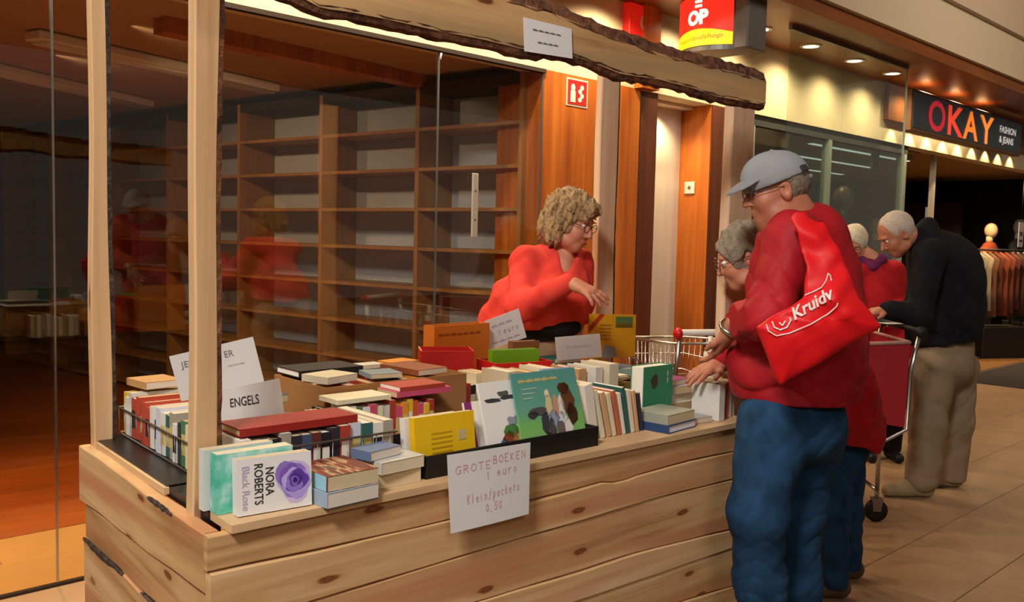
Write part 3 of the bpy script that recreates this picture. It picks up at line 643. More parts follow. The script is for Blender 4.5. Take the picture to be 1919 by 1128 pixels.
# ================================================================== BOOKS
SUv = Vector(SU); SPv = Vector((-SU[1], SU[0], 0)); ZV = Vector((0, 0, 1))
PAGES = [flat('#cbb994', .85), flat('#d4c6ac', .85), flat('#bda47b', .85), flat('#d8d0c2', .85)]
CT = .8705                                            # surface the books stand on
def basis(X, Y, loc):
    X = X.normalized(); Z = X.cross(Y).normalized(); Y = Z.cross(X)
    return Matrix(((X.x, Y.x, Z.x, loc[0]), (X.y, Y.y, Z.y, loc[1]), (X.z, Y.z, Z.z, loc[2]), (0, 0, 0, 1)))
NB = 0
def book(w, t, h, col, loc, X, Y, label, group=None, pages=None, hard=False, cat='book', name='book', spinecol=None, band=None):
    """local: x from spine (0) to fore edge (w), y thickness, z height"""
    global NB; NB += 1
    e = empty(name, (0, 0, 0), 0, label, cat, group); e.matrix_world = basis(X, Y, loc)
    c = .0022 if hard else .0009; ins = .003 if hard else .0008
    mb = MB(); mb.box(0, w, 0, c, 0, h); mb.box(0, w, t-c, t, 0, h)
    vs_ = mb; vs_.box(0, c, c, t-c, 0, h)
    cm = flat(col) if isinstance(col, str) else col
    mb.build('cover', cm, e)
    MB().box(c, w-ins, c, t-c, ins, h-ins).build('pages', pages or PAGES[NB % 4], e)
    if band: MB().box(-.0006, -.0001, t*.1, t*.9, h*.25, h*.7).build('spine_label', flat(band), e)
    return e
def rowbooks(u, v, n, adir, wd, hh, cols, where, grp, facing, z=CT, t=(.016, .034), lean=0., jit=.004, hard=.3, seed=0, end='', mixin=.22):
    """n books side by side from (u,v); adir: unit Vector of the row; facing: unit Vector from spine into the book"""
    r = random.Random(seed); p = Vector(sw(u, v, z)); nm = {}
    pos = 0.
    for i in range(n):
        tt = r.uniform(*t); ww = r.uniform(*wd); h = r.uniform(*hh); c = cols[r.randrange(len(cols))] if len(cols) != n else cols[i]
        if mixin and r.random() < mixin: c = r.choice(['#8b4a2a', '#3d4f6a', '#7a8a92', '#a33a2c', '#5b2a20', '#b98d5a', '#9c9486', '#2f5f5a', '#34343c', '#c2552a', '#d8b030', '#4a7a52'])
        q = p + adir*pos - facing*r.uniform(-jit, jit); pos += tt*1.02/(math.cos(lean) if lean else 1)
        Y = adir; Xd = facing
        if (Xd.cross(Y)).z < 0: q = q + adir*tt; Y = -adir
        M4 = Matrix.Rotation(lean, 4, facing) if lean else Matrix.Identity(4)
        Yr = M4 @ Y
        zoff = abs(math.sin(lean))*tt if lean else 0
        book(ww, tt, h, c, q+ZV*(zoff+.0004), Xd, Yr, '%s book %s, %s from %s' % (cname(c), where, ordn[i], end or 'left'), grp, hard=r.random() < hard, band=r.choice([None, None, '#e0dccf', '#c9b26a', '#2a2a2e']))
    return pos
def flatbook(u, v, w, t, h, col, z, lab, yaw=0., grp=None, pages=None, hard=False, spine='l', **k):
    # lies flat: long side (h) into the stall, spine at the left
    X = Matrix.Rotation(yaw, 3, 'Z') @ SUv; Zl = Matrix.Rotation(yaw, 3, 'Z') @ SPv
    # local z = h along SPv, local y = thickness: X x Y = Z -> Y = Z x X = down
    Y = Zl.cross(X)
    return book(w, t, h, col, Vector(sw(u, v, z+t+.0003)), X, Y, lab, grp, pages, hard, **k)
CN = {'#d8d4cc': 'white', '#c7c2b8': 'pale grey', '#b24632': 'orange-red', '#a33a2c': 'red', '#5b2a20': 'dark brown', '#201c1e': 'black', '#2b2730': 'charcoal', '#8e1f1c': 'dark red', '#c9cad6': 'lavender white', '#d9cfae': 'cream', '#b98d5a': 'tan', '#8b4a2a': 'brown', '#3d4f6a': 'slate blue', '#4a7a52': 'green', '#c24a6a': 'pink', '#d98a2a': 'orange', '#d8b030': 'yellow', '#7a8a92': 'grey blue', '#2f5f5a': 'dark teal', '#e0d9c9': 'ivory', '#9c9486': 'stone grey', '#6a4a7a': 'purple', '#c2552a': 'rust', '#34343c': 'dark grey'}
def cname(c): return CN.get(c, 'coloured')
# --- wire baskets
def basket(u0, u1, v0, v1, h, lab):
    e = empty('wire_basket', sw(u0, v0, CT), TU, lab, 'basket', 'wire baskets on the counter'); W = u1-u0; D = v1-v0
    def q(x, y, z): return (x+y*CSK, y*SSK, z)
    rim = MB()
    for z in (h,): rim.tube([q(0, 0, z), q(W, 0, z), q(W, D, z), q(0, D, z)], .0028, 6, closed=True)
    rim.build('rim', M['steel'], e)
    lowr = MB(); lowr.tube([q(.004, .004, .004), q(W-.004, .004, .004), q(W-.004, D-.004, .004), q(.004, D-.004, .004)], .0018, 5, closed=True); lowr.build('bottom_ring', M['steel'], e)
    for k in range(int(W/.04)+1):
        x = min(W, k*.04); MB().tube([q(x, 0, h), q(x, .002, .004), q(x, D-.002, .004), q(x, D, h)], .0012, 4).build('wire', M['steel'], e)
    for k in range(1, int(D/.05)+1):
        y = k*.05; MB().tube([q(0, y, h), q(.002, y, .004), q(W-.002, y, .004), q(W, y, h)], .0012, 4).build('wire', M['steel'], e)
    return e
basket(.10, .42, .40, .955, .075, 'grey wire basket of books along the left end of the counter')
basket(.105, .525, .137, .382, .10, 'grey wire basket of books behind the front corner paperbacks')
# left basket rows: run along the depth of the stall
SVv = Vector(SV)
LC = ['#c7c2b8', '#d8d4cc', '#c7c2b8', '#b24632', '#b24632', '#a33a2c', '#b24632', '#b24632', '#d8d4cc', '#d8d4cc', '#c9cad6', '#d8d4cc', '#c7c2b8', '#9c9486', '#d8d4cc', '#c7c2b8', '#d8d4cc', '#d9cfae']
LC2 = LC[::-1]
rowbooks(.108, .415, 18, SVv, (.14, .16), (.095, .128), LC2, 'standing in the wire basket at the left end', 'books in the left wire basket', SUv, z=CT+.006, t=(.024, .032), seed=3, end='corner post')
rowbooks(.272, .42, 16, SVv, (.11, .14), (.09, .13), ['#d9cfae', '#d8d4cc', '#5b2a20', '#b98d5a', '#2b2730', '#d9cfae', '#3d4f6a', '#e0d9c9', '#b98d5a', '#d8d4cc', '#201c1e', '#d9cfae', '#d98a2a', '#d8d4cc', '#e0d9c9', '#b98d5a'], 'in the second row of the left wire basket', 'books in the left wire basket', SUv, z=CT+.006, t=(.026, .034), seed=4, end='corner post')
# second basket: dark spines to the front, then white ones
rowbooks(.118, .147, 11, SUv, (.20, .22), (.112, .124), ['#d8d4cc', '#201c1e', '#9c9486', '#201c1e', '#9c9486', '#2b2730', '#201c1e', '#5b2a20', '#201c1e', '#2b2730', '#201c1e'], 'with dark spine in the front wire basket', 'books in the front wire basket', SPv, z=CT+.006, t=(.022, .028), seed=5)
rowbooks(.40, .147, 4, SUv, (.20, .22), (.118, .132), ['#c9cad6', '#c9cad6', '#d8d4cc', '#e0d9c9'], 'in the pale right half of the front wire basket', 'books in the front wire basket', SPv, z=CT+.006, t=(.024, .03), seed=6)
book(.11, .018, .30, '#8e1f1c', Vector(sw(.125, .16, CT+.1315)), SPv, ZV, 'dark red hardback lying on top of the dark spined books', None, hard=True)
# row behind the front basket
rowbooks(.46, .392, 18, SUv, (.093, .101), (.10, .125), ['#d9cfae', '#201c1e', '#d9cfae', '#4a7a52', '#d8d4cc', '#7a8a92', '#d8d4cc', '#c24a6a', '#d9cfae', '#c7c2b8', '#a33a2c', '#c24a6a', '#d98a2a', '#a33a2c', '#d8d4cc', '#c24a6a', '#d8b030', '#2b2730'], 'in the row in front of the cardboard box', 'books in front of the cardboard box', SPv, t=(.016, .024), seed=8)
for i, (u, c, L, t) in enumerate(((.50, '#d9cfae', .17, .012), (.69, '#c24a6a', .19, .016), (.70, '#a33a2c', .16, .012))):
    book(.10, t, L, c, Vector(sw(u, .392, CT+.1268+(.0165 if i == 2 else 0))), SPv, ZV, '%s book lying flat on the row before the cardboard box' % ['cream', 'pink', 'red'][i], 'books lying on the middle row')
# --- cardboard box
card = flat('#9a6a3c', .85)
def cbox(u0, u1, v0, v1, h, lab, mat, rot=0., th=.004, name='cardboard_box', cat='box', z=CT, taper=0.):
    e = empty(name, sw((u0+u1)/2, (v0+v1)/2, z), TU+rot, lab, cat); W = (u1-u0)/2; D = (v1-v0)/2
    MB().box(-W, W, -D, D, 0, th).build('bottom', mat, e)
    MB().box(-W, W, -D, -D+th, th, h).build('front_wall', mat, e); MB().box(-W, W, D-th, D, th, h).build('back_wall', mat, e)
    MB().box(-W, -W+th, -D+th, D-th, th, h).build('left_wall', mat, e); MB().box(W-th, W, -D+th, D-th, th, h).build('right_wall', mat, e)
    return e
cbox(.515, 1.02, .505, .80, .155, 'brown cardboard box full of paperbacks in the middle of the stall', card)
rowbooks(.525, .52, 17, SUv, (.125, .13), (.12, .15), ['#d9cfae', '#d8d4cc', '#4a7a52', '#d9cfae', '#e0d9c9', '#a33a2c', '#d8d4cc', '#b98d5a', '#d9cfae', '#c7c2b8', '#201c1e', '#d9cfae', '#d98a2a', '#e0d9c9', '#d8d4cc', '#d9cfae', '#b98d5a'], 'packed in the front row of the cardboard box', 'books in the cardboard box', SPv, z=CT+.005, t=(.022, .03), seed=9)
rowbooks(.525, .66, 17, SUv, (.12, .125), (.12, .15), ['#d8d4cc', '#8b4a2a', '#d9cfae', '#201c1e', '#e0d9c9', '#d98a2a', '#d9cfae', '#d8d4cc', '#b98d5a', '#a33a2c', '#d9cfae', '#e0d9c9', '#8b4a2a', '#d8d4cc', '#d98a2a', '#d9cfae', '#d8b030'], 'packed in the back row of the cardboard box', 'books in the cardboard box', SPv, z=CT+.005, t=(.022, .03), seed=10)
book(.14, .02, .22, '#201c1e', Vector(sw(.53, .68, CT+.158)), SPv, ZV, 'black hardback with white page edge lying on the back of the cardboard box', None, hard=True, pages=flat('#e8e4dc'))
for i, (u, v, w, h, t, c, yw, nmz) in enumerate(((.545, .53, .12, .105, .02, '#c9bfa6', .25, 'cream'), (.70, .55, .10, .10, .014, '#7a8a92', -.2, 'grey blue'), (.85, .52, .12, .18, .018, '#8b4a2a', .1, 'brown'), (.88, .70, .11, .08, .016, '#d98a2a', .15, 'orange'), (.77, .73, .09, .06, .012, '#c7c2b8', 0, 'pale grey'))):
    flatbook(u, v, w, t, h, c, CT+.1575, '%s paperback lying loose on top of the cardboard box' % nmz, yw, 'books lying on the cardboard box')
for i, (u, v, c, yw, nmz) in enumerate(((.28, .45, '#3d4f6a', .1, 'slate blue'), (.27, .60, '#c9bfa6', -.15, 'cream'), (.26, .74, '#d8b030', .2, 'yellow'), (.14, .84, '#b98d5a', .1, 'tan'))):
    flatbook(u, v, .11, .02, .12, c, CT+.1365, '%s paperback lying across the books of the left wire basket' % nmz, yw, 'books lying on the left wire basket')
# --- middle back: tall orange and brown books, orange carton, red folder boxes
rowbooks(.60, .84, 9, SUv, (.09, .10), (.10, .125), ['#8b4a2a', '#5b2a20', '#b98d5a', '#8b4a2a', '#d9cfae', '#5b2a20', '#8b4a2a', '#b98d5a', '#d9cfae'], 'behind the cardboard box', 'books behind the cardboard box', SPv, t=(.02, .03), seed=12)
rowbooks(1.045, .565, 6, SUv, (.09, .10), (.10, .14), ['#d98a2a', '#d8d4cc', '#201c1e', '#d9cfae', '#d98a2a', '#b98d5a'], 'between the cardboard box and the red box', 'books between the boxes', SPv, t=(.018, .026), seed=13)
rowbooks(.88, .84, 6, SUv, (.10, .11), (.12, .15), ['#d98a2a', '#d98a2a', '#b98d5a', '#c2552a', '#d98a2a', '#d9cfae'], 'of the orange set left of the orange carton', 'orange books at the back', SPv, t=(.016, .024), seed=14)
redb = new_mat('red_card', '#c41a16', .5)
rb = cbox(1.05, 1.23, .71, .84, .195, 'bright red archive box with a pale rim behind the horse comic', redb, -.55)
MB().box(-.0895, -.0865, -.0605, .0605, .155, .1955).build('pale_rim', flat('#d8c8ae'), rb)
cbox(1.205, 1.425, .535, .675, .165, 'bright red magazine file in front of the green folder', redb, -.22)
gfm = flat('#6fae1c', .4)
book(.185, .03, .195, gfm, Vector(sw(1.315, .605, CT+.006)) + (Matrix.Rotation(-.22, 3, 'Z') @ SUv)*-.0925 + (Matrix.Rotation(-.22, 3, 'Z') @ SPv)*-.01, Matrix.Rotation(-.22, 3, 'Z') @ SUv, Matrix.Rotation(-.22, 3, 'Z') @ SPv, 'lime green folder sticking out of the red magazine file', None, cat='folder', name='folder', hard=True)
# white edged brown card book standing behind
book(.12, .03, .21, '#8a5a34', Vector(sw(1.40, .715, CT)), (SUv*1-SPv*.12).normalized(), SPv, 'brown covered hardback with white edges standing behind the horse comic', None, hard=True, pages=flat('#e6e0d6'))
orc = flat('#c8701c', .7)
ob = cbox(1.16, 1.43, .885, .945, .262, 'orange carton with printed lettering at the back of the stall', orc, .05, name='orange_carton')
hand([('~~~~~~~', -.115, .222, .030, .022, 0)], flat('#8f4a10'), ob, lambda x, y: (x, -.0312, y), .003, 'printed_title')
# --- black crate with picture books
cr = cbox(.535, 1.14, .03, .28, .055, 'low black crate holding picture books at the front edge', M['blackmat'], 0., .006, 'black_crate', 'crate', z=CT)
def upright(u, v, w, t, h, col, lab, tilt=0., yaw=0., roll=0., z=CT+.0085, pages=None, **k):
    X = (SUv*math.cos(yaw)+SPv*math.sin(yaw)); Y = Matrix.Rotation(yaw, 3, 'Z') @ SPv
    R = Matrix.Rotation(-tilt, 3, X); Y2 = R @ Y
    if roll: RR = Matrix.Rotation(roll, 3, Y2); X = RR @ X
    return book(w, t, h, col, Vector(sw(u, v, z+t*math.sin(tilt)+.0004)), X, Y2, lab, None, pages, **k)
yb = upright(.55, .085, .19, .02, .125, '#d9ae12', 'yellow paperback standing in the black crate', .12)
MB().bbox(.135, .16, -.0012, -.0003, .055, .08, .0002).build('stamp', flat('#b9a878'), yb)
for k in range(5): MB().box(.05, .115, -.001, -.0003, .03+.012*k, .034+.012*k).build('text_line', flat('#b98e10'), yb)
upright(.555, .135, .17, .022, .115, '#d8d4cc', 'white book behind the yellow paperback in the crate', .12)
pb = upright(.748, .110, .13, .010, .14, '#d8d4cc', 'white picture book with a purple spine edge in the crate', .30)
MB().box(-.001, .022, -.0014, -.0002, 0, .14).build('purple_edge', flat('#7a1f6a'), pb)
wm = upright(.775, .070, .16, .008, .195, '#dcd8d2', 'white picture book with printed dinosaurs left of the horse comic', .30)
def blob(par, x, z, rx, rz, col, y=-.0012, name='printed_figure', seg=12):
    r = random.Random(int(x*1e4+z*1e5)); pts = [(x+math.cos(a)*rx*(1+.25*r.uniform(-1, 1)), y, max(.0015, z+math.sin(a)*rz*(1+.25*r.uniform(-1, 1)))) for a in [2*math.pi*i/seg for i in range(seg)]]
    MB().add(pts, [tuple(range(seg))[::-1] if False else tuple(range(seg))]).build(name, flat(col, .5), par)
for a in ((.04, .145, .03, .006, '#3a3a40'), (.10, .150, .035, .006, '#3a3a40'), (.08, .16, .02, .008, '#55504c'), (.10, .085, .022, .012, '#8a8f9a'), (.13, .092, .02, .014, '#5a6a7a'), (.09, .06, .03, .018, '#4a7a3a'), (.08, .04, .026, .018, '#8a3a2a'), (.11, .035, .018, .028, '#c9a060'), (.14, .03, .02, .03, '#5a4a7a'), (.06, .02, .02, .02, '#3a5a7a'), (.12, .015, .03, .012, '#6a5a8a')): blob(wm, *a)
gcol = NT(new_mat('comic_cover', '#5f9a80', .3)); gz = gcol.n('ShaderNodeSeparateXYZ'); gt = gcol.n('ShaderNodeTexCoord'); gcol.l(gt.outputs['Object'], gz.inputs[0])
gn = gcol.noise(gcol.coord((1, 1, 1)), 30, 3); ga = gcol.n('ShaderNodeMath', operation='MULTIPLY_ADD'); ga.inputs[1].default_value = .05; gcol.l(gn, ga.inputs[0]); gcol.l(gz.outputs[2], ga.inputs[2])
gcol.col(gcol.ramp(ga.outputs[0], [(.04, '#7fb06a'), (.10, '#6fae58'), (.14, '#5f9c86'), (.22, '#4f8f86')]))
gc = upright(.875, .045, .245, .006, .215, gcol.m, 'green comic with printed horses and riders propped up in the black crate', .30)
hand([('~~~~~', .022, .186, .030, .020, 0)], flat('#c9c07a'), gc, lambda x, y: (x, -.001, y), .004, 'printed_title')
for k, z in enumerate((.168, .155, .142)): MB().box(.03, .085-.01*k, -.001, -.0004, z, z+.004).build('text_line', flat('#8fb59a'), gc)
for a in ((.195, .125, .026, .045, '#5a3a22'), (.185, .16, .022, .016, '#4a2e1a'), (.205, .085, .018, .03, '#3c2614'), (.075, .105, .035, .012, '#4a4a4c'), (.055, .098, .02, .01, '#38383c'), (.12, .12, .012, .03, '#c9b98a'), (.118, .15, .01, .012, '#d8cfae'), (.145, .115, .012, .034, '#b98a6a'), (.165, .11, .014, .03, '#d9d2c4'), (.13, .08, .02, .022, '#8a94a6'), (.16, .08, .018, .018, '#c9ccd2'), (.095, .07, .016, .03, '#3a3840'), (.12, .05, .014, .03, '#4a4448'), (.15, .05, .014, .026, '#6a5a58'), (.18, .05, .016, .022, '#d9d4cc'), (.10, .03, .012, .018, '#2e2a2e'), (.14, .02, .02, .012, '#a8b86a'), (.19, .02, .02, .01, '#cfcf9a')): blob(gc, *a)
# --- right of the crate: pale blue book, leaning thin books, upright page blocks
lb2 = upright(1.14, .235, .11, .018, .18, '#8fa6c4', 'pale blue paperback leaning right of the horse comic', .2, -.12)
MB().box(.012, .098, -.0012, -.0003, .12, .165).build('cover_picture', flat('#5f84ae'), lb2); MB().box(.04, .07, -.0012, -.0003, .06, .10).build('cover_panel', flat('#c9d2dc'), lb2)
def leaner(u, v, w, t, h, col, lab, lean, sp=False):
    # thin book with its spine or pages to the front, leaning left along the counter
    Y = Matrix.Rotation(lean, 3, SPv) @ (SUv*-1); X = SPv
    return book(w, t, h, col, Vector(sw(u, v, CT+.0006+t*abs(math.sin(lean)))), X, Y, lab, 'thin leaning books at the front edge')
for i, (u, t, h, c, nmz) in enumerate(((1.205, .034, .165, '#e0d9c9', 'thick ivory'), (1.235, .012, .15, '#d8d4b8', 'pale yellow'), (1.262, .014, .14, '#c9a27a', 'tan'), (1.284, .012, .135, '#d9cfae', 'cream'), (1.306, .012, .14, '#b9684a', 'rust'), (1.326, .008, .13, '#e0d9c9', 'ivory'), (1.346, .012, .145, '#2f5f5a', 'dark teal'), (1.368, .011, .135, '#e0d0b8', 'beige'), (1.388, .010, .13, '#c9a27a', 'light brown'), (1.408, .008, .12, '#34343c', 'dark grey'))):
    leaner(u, .085, .12, t, h, c, '%s book leaning left at the front edge of the counter, %s from the crate' % (nmz, ordn[i]), -.30+.012*i if i else -.20)
wp = flat('#ded5c4', .85)
for i, (u, v, t, h, c, nmz) in enumerate(((1.13, .42, .045, .16, '#c9b79a', 'beige'), (1.20, .40, .04, .155, '#b98d5a', 'tan'), (1.26, .38, .042, .165, '#d9cfae', 'cream'), (1.32, .36, .03, .15, '#d8b49a', 'pinkish'), (1.37, .34, .035, .16, '#b58a62', 'brown'), (1.42, .31, .034, .165, '#c7c2b8', 'grey'), (1.465, .29, .045, .175, '#c7b9a2', 'stone'))):
    book(.13, t, h, c, Vector(sw(u+t, v, CT+.0005)), SPv, SUv*-1, '%s hardback with pale spine in the second row, %s right of the comic' % (nmz, ordn[i]), 'upright hardbacks in the second row', hard=True)
book(.15, .055, .175, '#2c7a54', Vector(sw(1.66, .235, CT+.0005)), SUv*-1, SPv*-1, 'green hardback with thick white page block standing behind the flat books', None, pages=flat('#e6e0d2'), hard=True)
gk = bpy.data.objects['book' if False else [o.name for o in COL.objects if o.get('label', '').startswith('green hardback with thick')][0]]
blob(gk, .095, .125, .02, .022, '#3a3026', .0562, 'cover_portrait')
hand([('~~', .0, .0, .022, .016, 0)], flat('#cfd8cf'), gk, lambda x, y: (.032-y, .0556, .155-x), .002, 'printed_title')
flatbook(1.435, .005, .165, .024, .14, '#27406a', CT, 'dark blue hardback lying flat at the right front edge', .12, hard=True, pages=flat('#dfe3e8'))
fb = flatbook(1.438, .012, .155, .03, .13, '#8f9488', CT+.0245, 'grey paperback with cream pages lying on the dark blue hardback', .10)
flatbook(1.615, .05, .09, .018, .11, '#9aa0a6', CT, 'grey book lying against the green hardback', -.1)
for i, (u, v, c, t, nmz) in enumerate(((1.68, .16, '#d8d4cc', .035, 'white'), (1.68, .165, '#e0d9c9', .03, 'ivory'), (1.69, .16, '#c9cad6', .025, 'pale lilac'), (1.68, .17, '#8a2a6a', .018, 'magenta'))):
    flatbook(u+.005, v+.04, .14, t, .10, c, CT+[0, .0355, .066, .0915][i], '%s book in the small stack beside the right front post' % nmz, .1*(i % 2), 'stack by the right post')
for i in range(4):
    book(.11, .03, .12, ['#d8d4cc', '#a33a2c', '#e0d9c9', '#c7c2b8'][i], Vector(sw(1.725+.033*i, .03+.01*i, CT+.0005))+SUv*.03, SPv, SUv*-1, '%s small book standing at the right end of the counter' % ['white', 'red', 'ivory', 'grey'][i], 'books at the right end')
# --- flat magazines and booklets spread over the back right
MAGC = ['#c9a27a', '#d9cfae', '#b9684a', '#2f5f5a', '#d8d4cc', '#7a8a92', '#d98a2a', '#c7c2b8', '#a33a2c', '#6a4a7a', '#d8b030', '#3d4f6a', '#e0d9c9', '#b98d5a']
rm = random.Random(21)
cbox(1.53, 1.85, .325, .615, .10, 'shallow brown cardboard tray under the loose booklets', card, 0, name='cardboard_tray')
rowbooks(1.54, .34, 11, SUv, (.12, .125), (.075, .098), ['#b98d5a', '#d9cfae', '#c7c2b8', '#d8d4cc', '#b9684a' if False else '#c2552a', '#d9cfae', '#5b2a20', '#d9cfae', '#d8d4cc', '#b98d5a', '#d9cfae', '#c7c2b8'], 'in the shallow cardboard tray', 'books in the shallow tray', SPv, z=CT+.005, t=(.022, .029), seed=30)
rowbooks(1.54, .475, 11, SUv, (.12, .125), (.075, .098), ['#b98d5a', '#d9cfae', '#8b4a2a', '#d8d4cc', '#c2552a', '#d9cfae', '#5b2a20', '#d9cfae', '#d8d4cc', '#b98d5a', '#7a8a92', '#c7c2b8'], 'in the back row of the shallow tray', 'books in the shallow tray', SPv, z=CT+.005, t=(.022, .029), seed=31)
k = 0
for (u, v) in ((1.545, .35), (1.64, .36), (1.735, .35), (1.545, .485), (1.64, .49), (1.735, .48)):
    for j in range(2):
        c = MAGC[k % len(MAGC)]; k += 1
        flatbook(u+rm.uniform(-.003, .003), v+rm.uniform(-.006, .006), .082, .008, .10, c, CT+.1035+.0086*j, '%s thin booklet loose on the shallow tray, in place %d from the front' % (['tan', 'cream', 'rust', 'dark teal', 'white', 'grey blue', 'orange', 'pale grey', 'red', 'purple', 'yellow', 'slate blue', 'ivory', 'brown'][(k-1) % 14], k), 0, 'loose booklets')
for i, (u, v, n) in enumerate(((1.765, .70, 6), (1.60, .70, 4), (1.76, .835, 6), (1.55, 1.0, 0))):
    z = CT
    for j in range(n):
        c = MAGC[(3*i+5*j) % 14]; t = rm.uniform(.012, .024)
        flatbook(u-.08, v-.05, .14, t, .10, c, z, '%s booklet in the %s flat pile near the seller, layer %s from the bottom' % (['tan', 'cream', 'rust', 'dark teal', 'white', 'grey blue', 'orange', 'pale grey', 'red', 'purple', 'yellow', 'slate blue', 'ivory', 'brown'][(3*i+5*j) % 14], ['nearest', 'middle', 'rightmost', 'leftmost'][i], ordn[j]), rm.uniform(-.2, .2), 'flat piles near the seller'); z += t+.0006
# --- corner paperbacks
bk = upright(.022, .105, .155, .024, .128, '#c9cfcb', 'pale grey paperback standing at the back of the front left corner trio', 0, 0, 0, CT)
bt = NT(new_mat('teal_cover', '#4fb5a0', .4)); bt.col(bt.ramp(bt.noise(bt.coord((1, 1, 1)), 22, 4), [(.35, '#2fae92'), (.5, '#6fc4b4'), (.65, '#b9ddd6')]))
upright(.034, .064, .168, .034, .125, bt.m, 'teal paperback between the grey one and the rose cover', 0, -.03, 0, CT)
nr_ = upright(.062, .022, .162, .028, .116, '#dcdad8', 'white paperback with a purple rose lying on its long side at the front corner', .06, -.08, .0, CT, pages=flat('#c2ad86'))
text('NORA', .026, M['ink'], nr_, (.060, -.0008, .094), (0, 0, -1), (1, 0, 0), .0003, fit=.058)
text('ROBERTS', .026, M['ink'], nr_, (.036, -.0008, .104), (0, 0, -1), (1, 0, 0), .0003, fit=.084)
text('Black Rose', .022, flat('#b9a3bd'), nr_, (.010, -.0008, .102), (0, 0, -1), (1, 0, 0), .0002, fit=.090)
def petal(cx, cz, rx, rz, rot, col, k):
    pts = []
    for i in range(18):
        a = 2*math.pi*i/18; rr = 1+.10*math.sin(3*a+k*1.7)+.05*math.sin(5*a+k); x = math.cos(a)*rx*rr; z = math.sin(a)*rz*rr
        pts.append((cx+x*math.cos(rot)-z*math.sin(rot), -.0006-.00018*k, cz+x*math.sin(rot)+z*math.cos(rot)))
    MB().add(pts, [tuple(range(18))]).build('rose_petal', flat(col, .5), nr_)
cxr, czr = .122, .058
for k, a in enumerate(((0, 0, .037, .046, .2, '#c3b2dc'), (-.006, .006, .032, .040, .5, '#8a6fc0'), (.004, -.006, .030, .034, 1.2, '#a893d6'), (-.008, .010, .024, .026, .3, '#7a56b0'), (-.004, .004, .023, .022, .9, '#b7a6df'), (.006, .0, .022, .026, 2.0, '#5a3a9a'), (.0, -.004, .018, .020, .4, '#8d72c8'), (.003, .002, .014, .015, 1.4, '#4a2a86'), (.001, .0, .009, .011, .2, '#7f5fbe'), (.002, .001, .005, .006, 0, '#3a1f6e'))):
    petal(cxr+a[0], czr+a[1], a[2], a[3], a[4], a[5], k)
# front stacks
brm = NT(new_mat('brown_photo_cover', '#7a3a22', .4)); brm.col(brm.ramp(brm.noise(brm.coord((30, 4, 6)), 1.5, 2), [(.38, '#5a2416'), (.5, '#8a3a1e'), (.56, '#c9a27a'), (.6, '#3f5a44'), (.66, '#7a2c1a')]))
flatbook(.238, -.034, .135, .032, .148, '#8fa3b4', CT, 'paperback with brown spine lying under the brown covered one', .06)
b2 = flatbook(.242, -.026, .132, .034, .142, brm.m, CT+.0325, 'brown patterned paperback with blue spine lying on a front stack', .03)
MB().box(-.0008, -.0001, .001, .033, .004, .138).build('spine_strip', flat('#8fc0d0'), b2)
flatbook(.40, .03, .125, .034, .10, '#d9cfae', CT, 'cream paperback at the bottom of the right front stack', -.02, pages=PAGES[0])
flatbook(.405, .015, .128, .028, .10, '#b9b4ac', CT+.0345, 'pale grey paperback on the right front stack', .08, pages=PAGES[1])
flatbook(.39, .04, .10, .022, .065, '#5a6a8a', CT+.0345+.0285, 'blue grey paperback on top of the right front stack', .2)
# ================================================================== paper signs
def sheet(c4, v, lab, par=None, th=.0008, n=6, curl=.004, name='paper_sign', extra=0.):
    """c4: the sheet's corners (TL, TR, BR, BL) on an upright plane at depth v of the stall"""
    p0 = sw(0, v); P = [Vector(onplane(px, py, p0, SU)) for px, py in c4]
    e = empty(name, P[3], TU, lab, 'paper sign'); inv = Matrix.Rotation(-TU, 3, 'Z')
    L = [inv @ (p-P[3]) for p in P]
    def f(a, b, o=0.):      # a 0..1 left to right, b 0..1 bottom to top
        q = (L[3]*(1-a)+L[2]*a)*(1-b)+(L[0]*(1-a)+L[1]*a)*b
        return Vector((q.x, q.y-o-curl*math.sin(math.pi*a)*(.4+.6*(1-b)), q.z))
    vs_ = [f(i/n, j/n, 0) for j in range(n+1) for i in range(n+1)]; bk_ = [f(i/n, j/n, -th) for j in range(n+1) for i in range(n+1)]; N = (n+1)**2; fs_ = []
    for j in range(n):
        for i in range(n):
            a = j*(n+1)+i; fs_.append((a, a+1, a+n+2, a+n+1)); fs_.append((N+a, N+a+n+1, N+a+n+2, N+a+1))
    for i in range(n):
        fs_ += [(i, N+i, N+i+1, i+1), (n*(n+1)+i, n*(n+1)+i+1, N+n*(n+1)+i+1, N+n*(n+1)+i)]
        a = i*(n+1); fs_ += [(a, a+n+1, N+a+n+1, N+a), (a+n, N+a+n, N+a+n+n+1, a+n+n+1)]
    MB().add(vs_+bk_, fs_, False).build('sheet', M['paper'], e)
    W = (L[1]-L[0]).length; H = (L[0]-L[3]).length
    return e, (lambda x, y: f(x/W, y/H, .0009)), W, H
e, f, W, H = sheet([(838, 853), (994, 829), (991, 963), (845, 1000)], -.042, 'handwritten white price sheet taped to the front of the counter', curl=.003)
hand([('GROTE', W*.08, H*.74, W*.088, H*.10, .02), ('BOEKEN', W*.52, H*.80, W*.072, H*.10, .02), ('1', W*.43, H*.60, W*.07, H*.10, 0), ('euro', W*.57, H*.63, W*.068, H*.12, .02), ('Klein/pockets', W*.2, H*.33, W*.052, H*.12, .05), ('0,50', W*.42, H*.18, W*.055, H*.10, .03)], M['inkred'], e, f, .0015)
e, f, W, H = sheet([(981, 32), (1071, 54), (1073, 110), (983, 96)], -.031, 'small printed white notice pinned to the beam', curl=.001)
MBl = lambda x0, x1, y0, y1: MB().add([f(x0*W, y0*H), f(x1*W, y0*H), f(x1*W, y1*H), f(x0*W, y1*H)], [(0, 1, 2, 3)])
